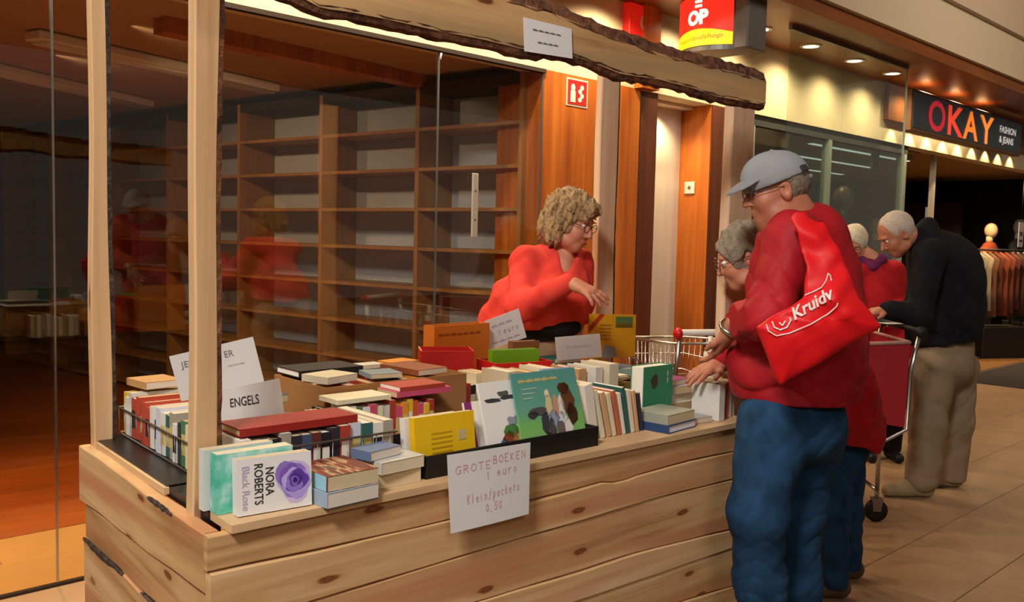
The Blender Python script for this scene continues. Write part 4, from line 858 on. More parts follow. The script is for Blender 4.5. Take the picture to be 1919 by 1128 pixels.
hand([('~~~~~', W*.18, H*.66, W*.12, H*.12, -.0)], M['ink'], e, f, .0016, 'printed_line'); hand([('~~~~', W*.27, H*.30, W*.11, H*.12, 0)], M['ink'], e, f, .0016, 'printed_line')
e, f, W, H = sheet([(412, 731), (524, 709), (534, 782), (414, 790)], .37, 'white card sign reading ENGELS among the dark books', curl=.001)
text('ENGELS', .03, M['ink'], e, None, (1, 0, 0), (0, 0, 1), .0002, fit=W*.46, fn=lambda x, y: f(W*.14+x, H*.42+y*.95+x*.02))
e, f, W, H = sheet([(317, 668), (474, 631), (497, 722), (340, 752)], .50, 'large white card sign half hidden behind the corner post', curl=.001)
text('ZELDER', .024, M['ink'], e, None, (1, 0, 0), (0, 0, 1), .0002, fit=W*.58, fn=lambda x, y: f(W*.12+x, H*.66+y)) if False else None
text('JEU', .022, flat('#777780'), e, None, (1, 0, 0), (0, 0, 1), 0, fit=W*.16, fn=lambda x, y: f(W*.10+x, H*.70+y)); text('ER', .022, flat('#777780'), e, None, (1, 0, 0), (0, 0, 1), 0, fit=W*.11, fn=lambda x, y: f(W*.60+x, H*.72+y)); text('V', .018, flat('#777780'), e, None, (1, 0, 0), (0, 0, 1), 0, fn=lambda x, y: f(W*.17+x, H*.40+y))
hand([('~~~', W*.62, H*.52, W*.07, H*.06, 0)], flat('#b9a9ad'), e, f, .0012)
e, f, W, H = sheet([(908, 602), (972, 578), (987, 632), (915, 656)], .93, 'tilted handwritten white card in front of the seller', curl=.001)
hand([('~~~', W*.16, H*.66, W*.2, H*.2, .0), ('1', W*.3, H*.38, W*.1, H*.16, 0), ('euro', W*.45, H*.38, W*.11, H*.2, 0), ('~~~~', W*.12, H*.12, W*.19, H*.16, 0)], M['inkpurple'], e, f, .0022)
e, f, W, H = sheet([(1040, 632), (1124, 625), (1128, 668), (1044, 676)], .767, 'blank looking white card standing between the flat piles', curl=.001)
hand([('~~~~', W*.2, H*.45, W*.15, H*.3, 0)], flat('#c9b9c4'), e, f, .0022)
# yellow poster board behind the counter end
e, f, W, H = sheet([(1106, 588), (1192, 590), (1190, 668), (1098, 672)], .915, 'yellow poster board with a red corner ribbon and a landscape photo', th=.006, name='poster_board', curl=0)
e['category'] = 'poster'; e.children[0].data.materials[0] = flat('#d9a01c')
def patch(pts, col, nm):
    P = [f(x*W, y*H) for x, y in pts]; MB().add([tuple(q+Vector((0, -.0012, 0))) for q in P], [tuple(range(len(P)))]).build(nm, flat(col), e)
patch([(0, .55), (.30, 1), (.20, 1), (0, .72)], '#b4391c', 'ribbon'); patch([(.55, .70), (.92, .70), (.92, .95), (.55, .95)], '#5a7a4a', 'photo'); patch([(.55, .70), (.92, .70), (.92, .80), (.55, .80)], '#a3862c', 'photo_field'); patch([(.30, .0), (.62, .0), (.55, .25), (.33, .30)], '#8c8f94', 'photo_car')
for k in range(5): patch([(.22, .42+.08*k), (.46, .42+.08*k), (.46, .45+.08*k), (.22, .45+.08*k)], '#b0761a', 'text_line')
# ================================================================== PEOPLE: smooth-blended volumes meshed with surface nets
class Vox:
    def __init__(s, lo, hi, h):
        s.h = h; s.lo = np.array(lo, float); n = np.ceil((np.array(hi)-s.lo)/h).astype(int)+1
        s.ax = [(s.lo[i]+h*np.arange(n[i])).astype(np.float32) for i in range(3)]
        s.F = np.full(n, .2, np.float32)
    def blk(s, lo, hi):
        sl = []
        for i in range(3):
            a = int(np.clip(np.floor((lo[i]-s.lo[i])/s.h), 0, len(s.ax[i]))); b = int(np.clip(np.ceil((hi[i]-s.lo[i])/s.h)+1, 0, len(s.ax[i]))); sl.append(slice(a, b))
        return tuple(sl)
    def pts(s, sl): return s.ax[0][sl[0]][:, None, None], s.ax[1][sl[1]][None, :, None], s.ax[2][sl[2]][None, None, :]
    def comb(s, sl, d, k, sub):
        a = s.F[sl]
        if sub:
            b = -d; h = np.clip(.5-.5*(a-b)/k, 0, 1) if False else np.clip(.5+.5*(b-a)/k, 0, 1); s.F[sl] = a*(1-h)+b*h+k*h*(1-h)
        else:
            h = np.clip(.5+.5*(a-d)/k, 0, 1); s.F[sl] = a*(1-h)+d*h-k*h*(1-h)
    def cone(s, a, b, ra, rb, k=.02, flat=None, sub=False):
        a = np.array(a, np.float32); b = np.array(b, np.float32); R = max(ra, rb)*(1.0 if flat is None else max(1., flat[1]))+k+3*s.h
        sl = s.blk(np.minimum(a, b)-R, np.maximum(a, b)+R)
        if any(q.stop <= q.start for q in sl): return s
        X, Y, Z = s.pts(sl); ab = b-a; L2 = max(float(ab@ab), 1e-9)
        t = np.clip(((X-a[0])*ab[0]+(Y-a[1])*ab[1]+(Z-a[2])*ab[2])/L2, 0, 1)
        qx, qy, qz = X-a[0]-t*ab[0], Y-a[1]-t*ab[1], Z-a[2]-t*ab[2]
        if flat is not None:
            v, f = np.array(flat[0], np.float32), flat[1]; v = v/np.linalg.norm(v); c = (qx*v[0]+qy*v[1]+qz*v[2])*(1/f-1); qx, qy, qz = qx+c*v[0], qy+c*v[1], qz+c*v[2]
        s.comb(sl, np.sqrt(qx*qx+qy*qy+qz*qz)-(ra+(rb-ra)*t), k, sub); return s
    def chain(s, P, r, k=.02, flat=None):
        for i in range(len(P)-1): s.cone(P[i], P[i+1], r[i], r[i+1], k, flat)
        return s
    def ell(s, c, r, R=None, k=.02, sub=False):
        c = np.array(c, np.float32); r = np.array(r, np.float32); m = float(max(r))+k+3*s.h; sl = s.blk(c-m, c+m)
        if any(q.stop <= q.start for q in sl): return s
        X, Y, Z = s.pts(sl); X = X-c[0]; Y = Y-c[1]; Z = Z-c[2]
        if R is None: x, y, z = X, Y, Z
        else: x = X*R[0][0]+Y*R[0][1]+Z*R[0][2]; y = X*R[1][0]+Y*R[1][1]+Z*R[1][2]; z = X*R[2][0]+Y*R[2][1]+Z*R[2][2]
        k0 = np.sqrt((x/r[0])**2+(y/r[1])**2+(z/r[2])**2); k1 = np.sqrt((x/r[0]**2)**2+(y/r[1]**2)**2+(z/r[2]**2)**2)
        s.comb(sl, k0*(k0-1)/np.maximum(k1, 1e-6), k, sub); return s
    def cut(s, p, n, k=None):
        n = np.array(n, float); n /= np.linalg.norm(n); X, Y, Z = s.pts((slice(None),)*3)
        s.F = np.maximum(s.F, ((X-p[0])*n[0]+(Y-p[1])*n[1]+(Z-p[2])*n[2]).astype(np.float32)); return s
    def folds(s, waves):
        X, Y, Z = s.pts((slice(None),)*3); m = None
        for amp, kx, ky, kz, ph, w in waves:
            q = kx*X+ky*Y+kz*Z+ph; s.F = s.F+amp*np.sin(q+w*np.sin(.47*(ky*X-kx*Y)+.31*kz*Z+ph*2)+.6*w*np.sin(.9*kz*X+.7*kx*Z+ph)).astype(np.float32)
        return s
    def creases(s, waves):
        X, Y, Z = s.pts((slice(None),)*3)
        for amp, kx, ky, kz, ph, w in waves:
            q = kx*X+ky*Y+kz*Z+ph; c = np.abs(np.sin(q+w*np.sin(.37*(ky*X-kx*Y)+.23*kz*Z+ph*2)+.7*w*np.sin(.8*kz*X+.5*kx*Z+ph)))
            g = .5+.5*np.sin(.33*kz*X+.41*kx*Z+.3*ky*Y+ph*3); s.F = s.F+(amp*g*(1-c)**2*2).astype(np.float32)
        return s
    def mesh(s):
        F = s.F; F[0] = F[-1] = .1; F[:, 0] = F[:, -1] = .1; F[:, :, 0] = F[:, :, -1] = .1
        ins = F < 0; c = np.zeros(np.array(F.shape)-1, np.int8)
        for i in (0, 1):
            for j in (0, 1):
                for k in (0, 1): c += ins[i:F.shape[0]-1+i, j:F.shape[1]-1+j, k:F.shape[2]-1+k]
        idx = np.argwhere((c > 0) & (c < 8)); N = len(idx)
        vid = np.full(c.shape, -1, np.int32); vid[tuple(idx.T)] = np.arange(N)
        acc = np.zeros((N, 3)); cnt = np.zeros(N)
        co = [(0, 0, 0), (1, 0, 0), (0, 1, 0), (1, 1, 0), (0, 0, 1), (1, 0, 1), (0, 1, 1), (1, 1, 1)]
        val = [F[tuple((idx+o).T)] for o in co]
        for a, b in ((0, 1), (2, 3), (4, 5), (6, 7), (0, 2), (1, 3), (4, 6), (5, 7), (0, 4), (1, 5), (2, 6), (3, 7)):
            va, vb = val[a], val[b]; m = (va < 0) != (vb < 0); t = np.where(m, va/np.where(m, va-vb, 1), 0)[:, None]
            acc += np.where(m[:, None], np.array(co[a])+t*(np.array(co[b])-np.array(co[a])), 0); cnt += m
        V = s.lo+(idx+acc/cnt[:, None])*s.h
        fs = []
        for ax in range(3):
            o = [0, 0, 0]; o[ax] = 1; A = ins[tuple(slice(0, F.shape[i]-o[i]) for i in range(3))]; B = ins[tuple(slice(o[i], None) for i in range(3))]
            e = np.argwhere(A != B); u, v = [(1, 2), (2, 0), (0, 1)][ax]
            if not len(e): continue
            du = np.zeros(3, int); du[u] = 1; dv = np.zeros(3, int); dv[v] = 1
            q = np.stack([vid[tuple((e-du-dv).T)], vid[tuple((e-dv).T)], vid[tuple(e.T)], vid[tuple((e-du).T)]], 1)
            fl = A[tuple(e.T)]; q[~fl] = q[~fl][:, ::-1]; fs.append(q)
        return V, np.concatenate(fs)
    def build(s, name, mat, parent, org, smooth_it=1):
        V, Q = s.mesh()
        for _ in range(smooth_it):
            acc = np.zeros_like(V); cn = np.zeros(len(V))
            for a, b in ((0, 1), (1, 2), (2, 3), (3, 0)):
                np.add.at(acc, Q[:, a], V[Q[:, b]]); np.add.at(cn, Q[:, a], 1)
            V = V*.5+.5*acc/cn[:, None]
        V = V-np.array(org); me = bpy.data.meshes.new(name)
        me.vertices.add(len(V)); me.vertices.foreach_set('co', V.astype(np.float32).ravel()); me.loops.add(Q.size); me.loops.foreach_set('vertex_index', Q.astype(np.int32).ravel())
        me.polygons.add(len(Q)); me.polygons.foreach_set('loop_start', np.arange(0, Q.size, 4, dtype=np.int32)); me.polygons.foreach_set('use_smooth', np.ones(len(Q), bool))
        me.update(calc_edges=True); me.validate(); me.materials.append(mat); return link(name, me, parent)
def J(px, py, Y): return ony(px, py, Y)
def nrm(v): v = np.array(v, float); return v/np.linalg.norm(v)
def frame(fwd, up=(0, 0, 1)):
    f = nrm(fwd); r_ = nrm(np.cross(f, up)); u = np.cross(r_, f); return np.array([r_, f, u])        # rows: right, forward, up
def head(V, c, R, s=1., nose=1., thin=1., female=False):
    T = lambda x, y, z: c+s*(x*R[0]+y*R[1]+z*R[2]); E = lambda p, r, k=.015, sub=False: V.ell(T(*p), np.array(r)*s, R, k*s, sub)
    E((0, -.012, .035), (.076*thin, .097, .092)); E((0, .022, -.03), (.062*thin, .072, .082), .03); E((0, .052, -.088), (.034, .034, .030), .03)
    for q in (-1, 1): E((q*.036, .056, -.032), (.027, .028, .030), .02); E((q*.05*thin, .02, -.075), (.022, .035, .022), .03)
    E((0, .080, .030), (.046, .014, .012), .012)
    for q in (-1, 1): E((q*.031, .094, .008), (.016, .012, .011), .010, True)
    V.cone(T(0, .086, .018), T(0, .108*nose, -.026), .008*s, .0125*s, .008*s)
    for q in (-1, 1): E((q*.011, .095, -.030), (.008, .009, .007), .006)
    E((0, .088, -.058), (.023, .009, .0055), .004); E((0, .086, -.068), (.019, .009, .006), .004); E((0, .101, -.0625), (.020, .010, .0012), .002, True)
    for q in (-1, 1):
        E((q*.076*thin, -.010, -.008), (.010, .021, .033), .006); E((q*.083*thin, -.006, -.004), (.006, .011, .018), .004, True)
    return T
def eyes(par, org, c, R, s=1., col='#4a5a60'):
    for q in (-1, 1):
        p = c+s*(q*.031*R[0]+.0765*R[1]+.008*R[2])-org
        ey = MB().ell(p, (.0105*s,)*3, 12, 8).build('eye', flat('#e4ddd4', .25), par)
        MB().disc(Vector(p+R[1]*.0106*s-R[2]*.001), .0058*s, R[1], 12).build('iris', flat(col, .2), ey)
        br = [p+s*(R[2]*(.021+.004*math.sin(math.pi*t))+R[1]*.016+R[0]*(t-.5)*.036) for t in np.linspace(0, 1, 6)]
        MB().tube(br, [.001, .0022, .0026, .0026, .0022, .001], 6).build('eyebrow', flat('#8a7560', .9), par)
def glasses(par, org, c, R, s=1., col='#2a2422', rx=.024, rz=.018):
    g = MB(); T = lambda x, y, z: Vector(c+s*(x*R[0]+y*R[1]+z*R[2])-org)
    for q in (-1, 1):
        g.tube([T(q*.031+rx*math.cos(a), .100, .006+rz*math.sin(a)) for a in np.linspace(0, 2*math.pi, 20)[:-1]], .0016*s, 6, closed=True)
        g.tube([T(q*(.031+rx), .100, .008), T(q*.078, .06, .010), T(q*.084, -.005, .008)], .0014*s, 6)
    g.tube([T(-.031+rx, .101, .009), T(0, .105, .012), T(.031-rx, .101, .009)], .0014*s, 6)
    g.build('glasses', flat(col, .3), par)
def handv(V, w, d, pn, side, s=1., curl=.5, spread=.16, thumb=.7):
    """w wrist, d direction to the knuckles, pn palm normal (palm side), side +1/-1 thumb side along pn x d"""
    d = nrm(d); pn = nrm(np.array(pn)-d*np.dot(pn, d)); l = np.cross(pn, d)*side
    P = lambda a, b, c_: w+s*(a*d+b*l+c_*pn)
    V.cone(P(-.02, 0, 0), P(.02, 0, 0), .026*s, .027*s, .02, (pn, .75)); V.chain([P(.01, .012, 0), P(.08, .027, 0)], [.020*s, .014*s], .012); V.chain([P(.01, -.008, 0), P(.078, -.022, 0)], [.020*s, .013*s], .012); V.chain([P(.01, 0, 0), P(.084, .003, 0)], [.022*s, .014*s], .014)
    for i, (o, L) in enumerate(((.030, .070), (.010, .080), (-.010, .074), (-.028, .058))):
        a = spread*(1.5-i)*.6; b = nrm(d*math.cos(a)+l*math.sin(a)); q = P(.078-.004*abs(i-1), o, 0); c_ = curl*(.8+.15*i); pts = [q]; ang = c_*.35
        for f in (.42, .32, .26):
            q = q+s*L*f*(b*math.cos(ang)+pn*math.sin(ang)); pts.append(q); ang += c_*.6
        V.chain(pts, [.0092*s, .0086*s, .0078*s, .0066*s], .005)
    t0 = P(.022, .024, .004); t1 = t0+s*.036*nrm(d*.75+l*thumb+pn*.2); t2 = t1+s*.030*nrm(d*.95+l*thumb*.4+pn*.35); V.chain([t0, t1, t2], [.0135*s, .0105*s, .0078*s], .008)
def skinmat(name, a, b):
    m = new_mat(name, a, .5); t = NT(m); t.col(t.ramp(t.noise(t.coord((1, 1, 1)), 14, 4), [(.35, a), (.65, b)])); t.b.inputs['Subsurface Weight'].default_value = .08; t.b.inputs['Subsurface Radius'].default_value = (.01, .004, .002); t.bump(t.noise(t.coord((1, 1, 1)), 220, 2), .08, .001); return m
def cloth(name, a, b, scale=(1, 1, 1), sc=9, rough=.85, weave=420):
    m = new_mat(name, a, rough, 0, .2); t = NT(m); t.col(t.ramp(t.noise(t.coord(scale), sc, 4), [(.35, a), (.68, b)])); t.bump(t.noise(t.coord((1, 1, 1)), weave, 2), .15, .001); return m
def hairmat(name, a, b):
    m = new_mat(name, a, .7, 0, .3); t = NT(m); n_ = t.noise(t.coord((1, 1, 1)), 55, 5, .65, 1.2); t.col(t.ramp(n_, [(.32, a), (.55, b)])); t.bump(n_, .8, .01); return m
SK1 = skinmat('skin_fair', '#c98a6c', '#b87458'); SK2 = skinmat('skin_ruddy', '#b87a5e', '#a5644a')
def torsoskin(V, P, r): V.chain(P, r, .05)
def person(name_lab, base, cat='person'):
    return empty('person', base, 0, name_lab, cat)
# ------------------------------------------------------------------ the seller
def seller():
    D = .10; K = lambda a, b, y: J(a, b, y+D)
    base = np.array([*K(1000, 600, 3.84)[:2], 0.]); e = person('woman seller in a coral red top and glasses gesturing over the books', base)
    pel = K(982, 660, 3.86); wst = K(1002, 600, 3.83); che = K(1034, 525, 3.76); nb = K(1042, 476, 3.78); hc = K(1070, 416, 3.72)
    shN, elN, wrN = K(984, 490, 3.68), K(975, 578, 3.55), K(1066, 528, 3.42); shF, elF, wrF = K(1084, 492, 3.84), K(1090, 572, 3.80), K(1070, 650, 3.72)
    R = frame((.80, -.50, -.34), (.08, .0, 1))
    V = Vox(np.minimum(pel, wrN)-.35, np.array([max(hc[0], wrN[0])+.30, 4.25, hc[2]+.20]), .0042)
    T = head(V, hc, R, .98, .98, .98); V.cone(hc-R[2]*.045-R[1]*.035, nb, .043, .050, .018); V.chain([nb-np.array([0, 0, .06]), che, wst, pel], [.07, .115, .13, .14], .05)
    V.cone(shN, shF, .045, .045, .05); V.chain([shN, elN, wrN], [.045, .038, .026], .02); V.chain([shF, elF, wrF], [.045, .038, .026], .02)
    V.cone(nb, K(1050, 512, 3.69), .045, .055, .04)
    dn = nrm(K(1124, 556, 3.36)-wrN); handv(V, wrN+dn*.02, dn, (-.1, .35, -.95), -1, 1.0, .40, .34, .8)
    handv(V, wrF, (.1, -.5, -.8), (-.8, -.3, 0), 1, .95, .4)
    V.build('body', SK1, e, base); eyes(e, base, hc, R, .98); glasses(e, base, hc, R, .98, '#3a2420')
    lp = T(0, .0965, -.0625)-base; MB().ell(lp, (.019, .004, .006), 12, 6, Matrix([list(R[0]), list(R[1]), list(R[2])]).transposed()).build('lips', flat('#a3483c', .5), e)
    # tousled chin length hair
    H = Vox(hc-.21, hc+.20, .0038); E = lambda p, r, k=.02, sub=False: H.ell(hc+.98*(p[0]*R[0]+p[1]*R[1]+p[2]*R[2]), r, R, k, sub)
    E((0, -.020, .040), (.093, .112, .100)); E((0, -.075, -.035), (.088, .060, .095))
    for q in (-1, 1): E((q*.074, -.020, -.035), (.030, .050, .085), .03)
    E((0, .072, .085), (.058, .040, .026), .03)
    E((0, .118, -.035), (.066, .085, .100), .012, True)
    H.folds([(.0045, 95, 60, 22, .3, 1.8), (.004, -110, 80, 30, 1.1, 1.6), (.003, 190, -130, 45, 2., 1.5), (.0022, 260, 190, -60, .7, 1.2)])
    H.build('hair', hairmat('hair_blond_grey', '#6b5238', '#a98b62'), e, base, 0)
    # coral cardigan
    C = Vox(np.minimum(pel, wrN)-np.array([.42, .3, .1]), np.array([max(hc[0], wrN[0])+.15, 4.3, nb[2]+.10]), .0055)
    C.chain([nb-np.array([0, 0, .085]), che, wst], [.095, .145, .162], .07, ((.35, 1, 0), .85)); C.cone(shN, nb-np.array([0, 0, .05]), .062, .075, .05); C.cone(shF, nb-np.array([0, 0, .05]), .060, .075, .05); C.cone(wst, pel+np.array([-.0, 0, .06]), .165, .175, .06)
    C.chain([shN, elN, wrN+(elN-wrN)*.04], [.062, .056, .040], .03); C.chain([shF, elF, wrF], [.064, .052, .038], .03)
    C.ell(K(1030, 550, 3.635), (.080, .080, .080), None, .05); C.ell(K(1072, 553, 3.70), (.080, .080, .080), None, .05); C.ell(K(1032, 592, 3.74), (.145, .12, .09), None, .05)
    C.chain([K(960, 560, 3.86), K(925, 600, 3.92), K(905, 625, 3.95)], [.10, .06, .04], .05)
    C.folds([(.002, 30, -20, 55, .4, 1.3)]); C.folds([(.0018, -26, 18, 48, 1.7, 2.0)])
    vn = nrm(R[1]*np.array([1, 1, 0])+np.array([-.1, -.5, 0])); top = nb+np.array([0, 0, .02])
    C.cone(top+vn*.09, K(1054, 518, 3.60)+vn*.02, .046, .010, .008, None, True); C.cone(top, top+vn*.12, .046, .046, .01, None, True); C.cone(nb+np.array([0, 0, -.02]), nb+np.array([0, 0, .15]), .058, .075, .012, None, True)
    C.cut(K(1010, 612, 3.80), (.10, 0, -1))
    C.build('cardigan', cloth('coral_knit', '#d2382e', '#df4a3c'), e, base)
    B = Vox(pel-.35, np.array([pel[0]+.42, 4.3, che[2]]), .006); B.cone(wst-np.array([0, 0, .0]), wst-np.array([0, 0, .10]), .178, .185, .02, ((.35, 1, 0), .88)); B.ell(K(1045, 612, 3.68), (.10, .06, .05), None, .02)
    B.cut(K(1010, 594, 3.8), (-.06, 0, 1)); B.cut(K(1010, 634, 3.8), (.05, 0, -1)); B.build('waist_bag', cloth('black_canvas', '#121013', '#1d1a1c'), e, base)
    L = Vox(np.array([pel[0]-.3, 3.6, 0]), np.array([pel[0]+.35, 4.35, wst[2]]), .007); L.cone(wst-np.array([0, 0, .06]), pel, .165, .18, .05, ((.35, 1, 0), .9))
    for q, a in ((-1, np.array([-.09, -.05])), (1, np.array([.10, .07]))):
        hp = pel+np.array([a[0], a[1], -.06]); kn = np.array([hp[0]+.02, hp[1]-.02, .48]); an = np.array([kn[0], kn[1]+.02, .07]); L.chain([hp, kn, an], [.10, .075, .06], .04)
    L.folds([(.003, 20, 10, 40, .4, 1.3)]); L.build('trousers', cloth('beige_cotton', '#94785c', '#a58a6c'), e, base)
    for a in (np.array([-.09, -.05]), np.array([.10, .07])):
        p = pel[:2]+a+np.array([.02, 0]); S_ = Vox(np.array([p[0]-.14, p[1]-.2, -.02]), np.array([p[0]+.16, p[1]+.15, .14]), .006); S_.cone((p[0]-.04, p[1], .045), (p[0]+.10, p[1]-.07, .035), .042, .036, .02); S_.cut((0, 0, .004), (0, 0, -1)); S_.build('shoe', flat('#2c2624', .5), e, base)
    return e
seller()
# ------------------------------------------------------------------ man with the grey cap
def capman():
    D = -.27; K = lambda a, b, y: J(a, b, y+D); q_ = .94
    base = np.array([*K(1475, 760, 3.05)[:2], 0.]); e = person('man in dark red jacket, jeans and grey cap at the stall end', base)
    hip = K(1486, 740, 3.07); che = K(1496, 520, 3.05); nb = K(1484, 402, 3.04); hc = K(1454, 356, 3.02)
    shL, elL, wrL = K(1484, 452, 2.90), K(1438, 590, 2.84), K(1376, 608, 3.02); shR, elR, wrR = K(1528, 460, 3.08), K(1455, 600, 3.12), K(1356, 674, 3.28)
    R = frame((-.96, -.02, -.24), (-.10, 0, 1))
    V = Vox(np.array([min(wrL[0], wrR[0])-.18, 2.3, hip[2]-.1]), np.array([hip[0]+.3, 3.45, hc[2]+.2]), .0042)
    T = head(V, hc, R, .88, 1.03); V.cone(hc-R[2]*.055-R[1]*.035, nb, .052, .062, .03); V.chain([nb-np.array([0, 0, .05]), che, hip], [.085, .125, .12], .06); V.cone(shL, shR, .05, .05, .06)
    V.chain([shL, elL, wrL], [.045, .04, .027], .02); V.chain([shR, elR, wrR], [.045, .04, .027], .02)
    handv(V, wrL+nrm(K(1345, 650, 3.05)-wrL)*.02, K(1346, 668, 3.10)-wrL, (-.5, .7, -.3), 1, 1.0, .55, .18, .6); handv(V, wrR, K(1322, 692, 3.26)-wrR, (0, .1, -1), -1, 1.0, .25, .25, .6)
    V.build('body', SK2, e, base); eyes(e, base, hc, R, .88, '#46505a'); glasses(e, base, hc, R, .88, '#4a4440')
    H = Vox(hc-.19, hc+.19, .0045); E = lambda p, r, k=.02, sub=False: H.ell(hc+.88*(p[0]*R[0]+p[1]*R[1]+p[2]*R[2]), np.array(r)*.92, R, k, sub)
    E((0, -.02, .02), (.080, .097, .085)); E((0, .10, -.02), (.2, .105, .2), .01, True); H.cut(hc-R[2]*.058, -R[2]); H.cut(hc+R[2]*.045, R[2])
    for q in (-1, 1): E((q*.085, -.004, -.012), (.02, .03, .042), .006, True)
    H.folds([(.0015, 200, 80, 150, .3, 1.)]); H.build('hair', hairmat('hair_short_grey', '#6a5a4c', '#8a7a6a'), e, base)
    # cap: deep crown and curved brim
    C = Vox(hc-.30, hc+.26, .0042); E = lambda p, r, k=.02, sub=False: C.ell(hc+.9*(p[0]*R[0]+p[1]*R[1]+p[2]*R[2]), np.array(r)*.9, R, k, sub)
    E((0, -.012, .030), (.088, .110, .100)); E((0, .03, .045), (.074, .075, .075), .03); E((0, -.012, .020), (.081, .103, .088), .004, True); C.cut(hc+R[2]*.022, -R[2]-.16*R[1])
    E((0, -.125, .036), (.034, .03, .022), .006, True)
    C.build('cap', cloth('cap_cotton', '#86888c', '#94969a', weave=300), e, base)
    Bv = Vox(hc-.30, hc+.28, .0032); f2 = nrm(R[1]-.32*R[2]); u2 = nrm(R[2]+.32*R[1]); Rb = np.array([R[0], f2, u2]); bc = hc+.086*R[1]+.030*R[2]
    Bv.ell(bc, (.072, .066, .020), Rb, .005); Bv.ell(bc-u2*.010, (.08, .08, .0205), Rb, .003, True); Bv.ell(hc-.012*R[1]+.03*R[2], (.076, .096, .16), R, .003, True); Bv.cut(hc+.05*R[1], -R[1])
    Bv.build('cap_brim', cloth('cap_brim_cotton', '#7f8185', '#8a8c90', weave=300), e, base)
    MB().ell(hc+R[2]*.117-R[1]*.011-base, (.008, .008, .005)).build('cap_button', flat('#85878b'), e)
    sp_ = [hc-R[1]*.105*math.cos(a)+R[0]*.080*math.sin(a)*1.3+R[2]*.020-base for a in np.linspace(-.38, .38, 7)]; MB().tube(sp_, .006, 6).build('cap_strap', flat('#77797d'), e)
    lc = hc+.9*(-R[1]*.118*math.cos(.75)-R[0]*.094*math.sin(.75)+R[2]*.052); ln = nrm(-R[1]*.75-R[0]*.66+R[2]*.35); lx = nrm(np.cross(R[2], ln)); ly = np.cross(ln, lx); lq = lambda a, b, c_: lc+lx*a+ly*b+ln*c_-base
    MB().hexa([lq(-.018, -.009, -.004), lq(.018, -.009, -.004), lq(.018, .009, -.004), lq(-.018, .009, -.004), lq(-.018, -.009, .003), lq(.018, -.009, .003), lq(.018, .009, .003), lq(-.018, .009, .003)]).build('cap_label', flat('#3a3034'), e)
    # dark red jacket
    Jk = Vox(np.array([wrR[0]-.06, 2.32, K(1480, 775, 3.0)[2]]), np.array([hip[0]+.32, 3.40, nb[2]+.10]), .0055)
    Jk.chain([nb-np.array([-.01, 0, .08]), K(1502, 510, 3.06), K(1502, 640, 3.07), K(1494, 750, 3.07)], [.10, .150, .175, .182], .08); Jk.cone(shL, shR, .076, .076, .08)
    Jk.chain([shL, elL, elL*.35+wrL*.65, wrL], [.082, .070, .058, .044], .04); Jk.chain([shR, elR, wrR], [.078, .064, .046], .03)
    Jk.ell(K(1425, 690, 3.06), (.10, .13, .11), None, .06); Jk.ell(K(1545, 570, 3.08), (.085, .13, .18), None, .06); Jk.ell(K(1532, 460, 3.06), (.075, .12, .12), None, .06); Jk.ell(K(1555, 690, 3.08), (.09, .13, .12), None, .05)
    Jk.chain([nb+np.array([.02, -.055, -.02]), nb+np.array([.07, 0, .0]), nb+np.array([.03, .055, .0])], [.020, .024, .020], .02)
    Jk.folds([(.003, 14, -8, 22, .4, 2.0), (.0016, 9, 12, 44, 1.9, 2.2)]); Jk.creases([(.0042, 12, -6, 26, .4, 2.2), (.0032, -10, 8, 36, 2.1, 2.4), (.003, 24, 10, 12, 1.2, 2.0)])
    Jk.cone(nb-np.array([0, 0, .03]), nb+np.array([-.04, 0, .15]), .056, .085, .01, None, True)
    Jk.cut(K(1480, 752, 3.0), (0, 0, -1))
    jk = Jk.build('jacket', cloth('dark_red_shell', '#9a141e', '#ac1e28', rough=.6), e, base)
    wb = wrL+nrm(K(1345, 650, 3.05)-wrL)*.012; wd_ = nrm(K(1346, 668, 3.10)-wrL); wa = nrm(np.cross(wd_, (0, 0, 1))); wb2 = np.cross(wd_, wa)
    MB().tube([wb+.034*(math.cos(a)*wa+math.sin(a)*wb2)-base for a in np.linspace(0, 2*math.pi, 17)[:-1]], .008, 8, closed=True).build('watch', M['chrome'], e)
    # jeans
    L = Vox(np.array([hip[0]-.36, 2.4, 0]), np.array([hip[0]+.3, 3.3, hip[2]+.12]), .0055)
    L.cone(hip+np.array([.0, 0, .06]), K(1485, 790, 3.07), .138, .146, .06, ((0, 1, 0), .95))
    L.chain([K(1450, 800, 2.99), K(1420, 960, 2.94), K(1424, 1090, 2.98), K(1442, 1250, 3.04)], [.115, .082, .074, .066], .05); L.chain([K(1522, 800, 3.13), K(1494, 960, 3.16), K(1496, 1090, 3.2), K(1500, 1240, 3.26)], [.112, .080, .074, .066], .04)
    L.ell(K(1532, 800, 3.02), (.078, .095, .09), None, .05)
    L.folds([(.002, 8, -6, 24, .4, 2.4), (.0012, -10, 8, 50, 1.3, 2.2)]); L.creases([(.0026, 8, -5, 26, .4, 2.4), (.0022, -9, 7, 40, 2.1, 2.6)]); L.cut((0, 0, .055), (0, 0, -1))
    den = cloth('blue_denim', '#15304a', '#224567', (1, 1, 1), 14, .9, 600); L.build('jeans', den, e, base)
    for p, q in ((K(1442, 1250, 3.04), -1), (K(1500, 1240, 3.26), 1)):
        S_ = Vox(np.array([p[0]-.28, p[1]-.2, -.02]), np.array([p[0]+.12, p[1]+.16, .16]), .006); S_.chain([(p[0]+.04, p[1], .05), (p[0]-.05, p[1]-.03, .05), (p[0]-.10, p[1]-.09, .038)], [.046, .046, .036], .03); S_.cut((0, 0, .003), (0, 0, -1)); S_.build('shoe', flat('#3a3029', .5), e, base)
capman()
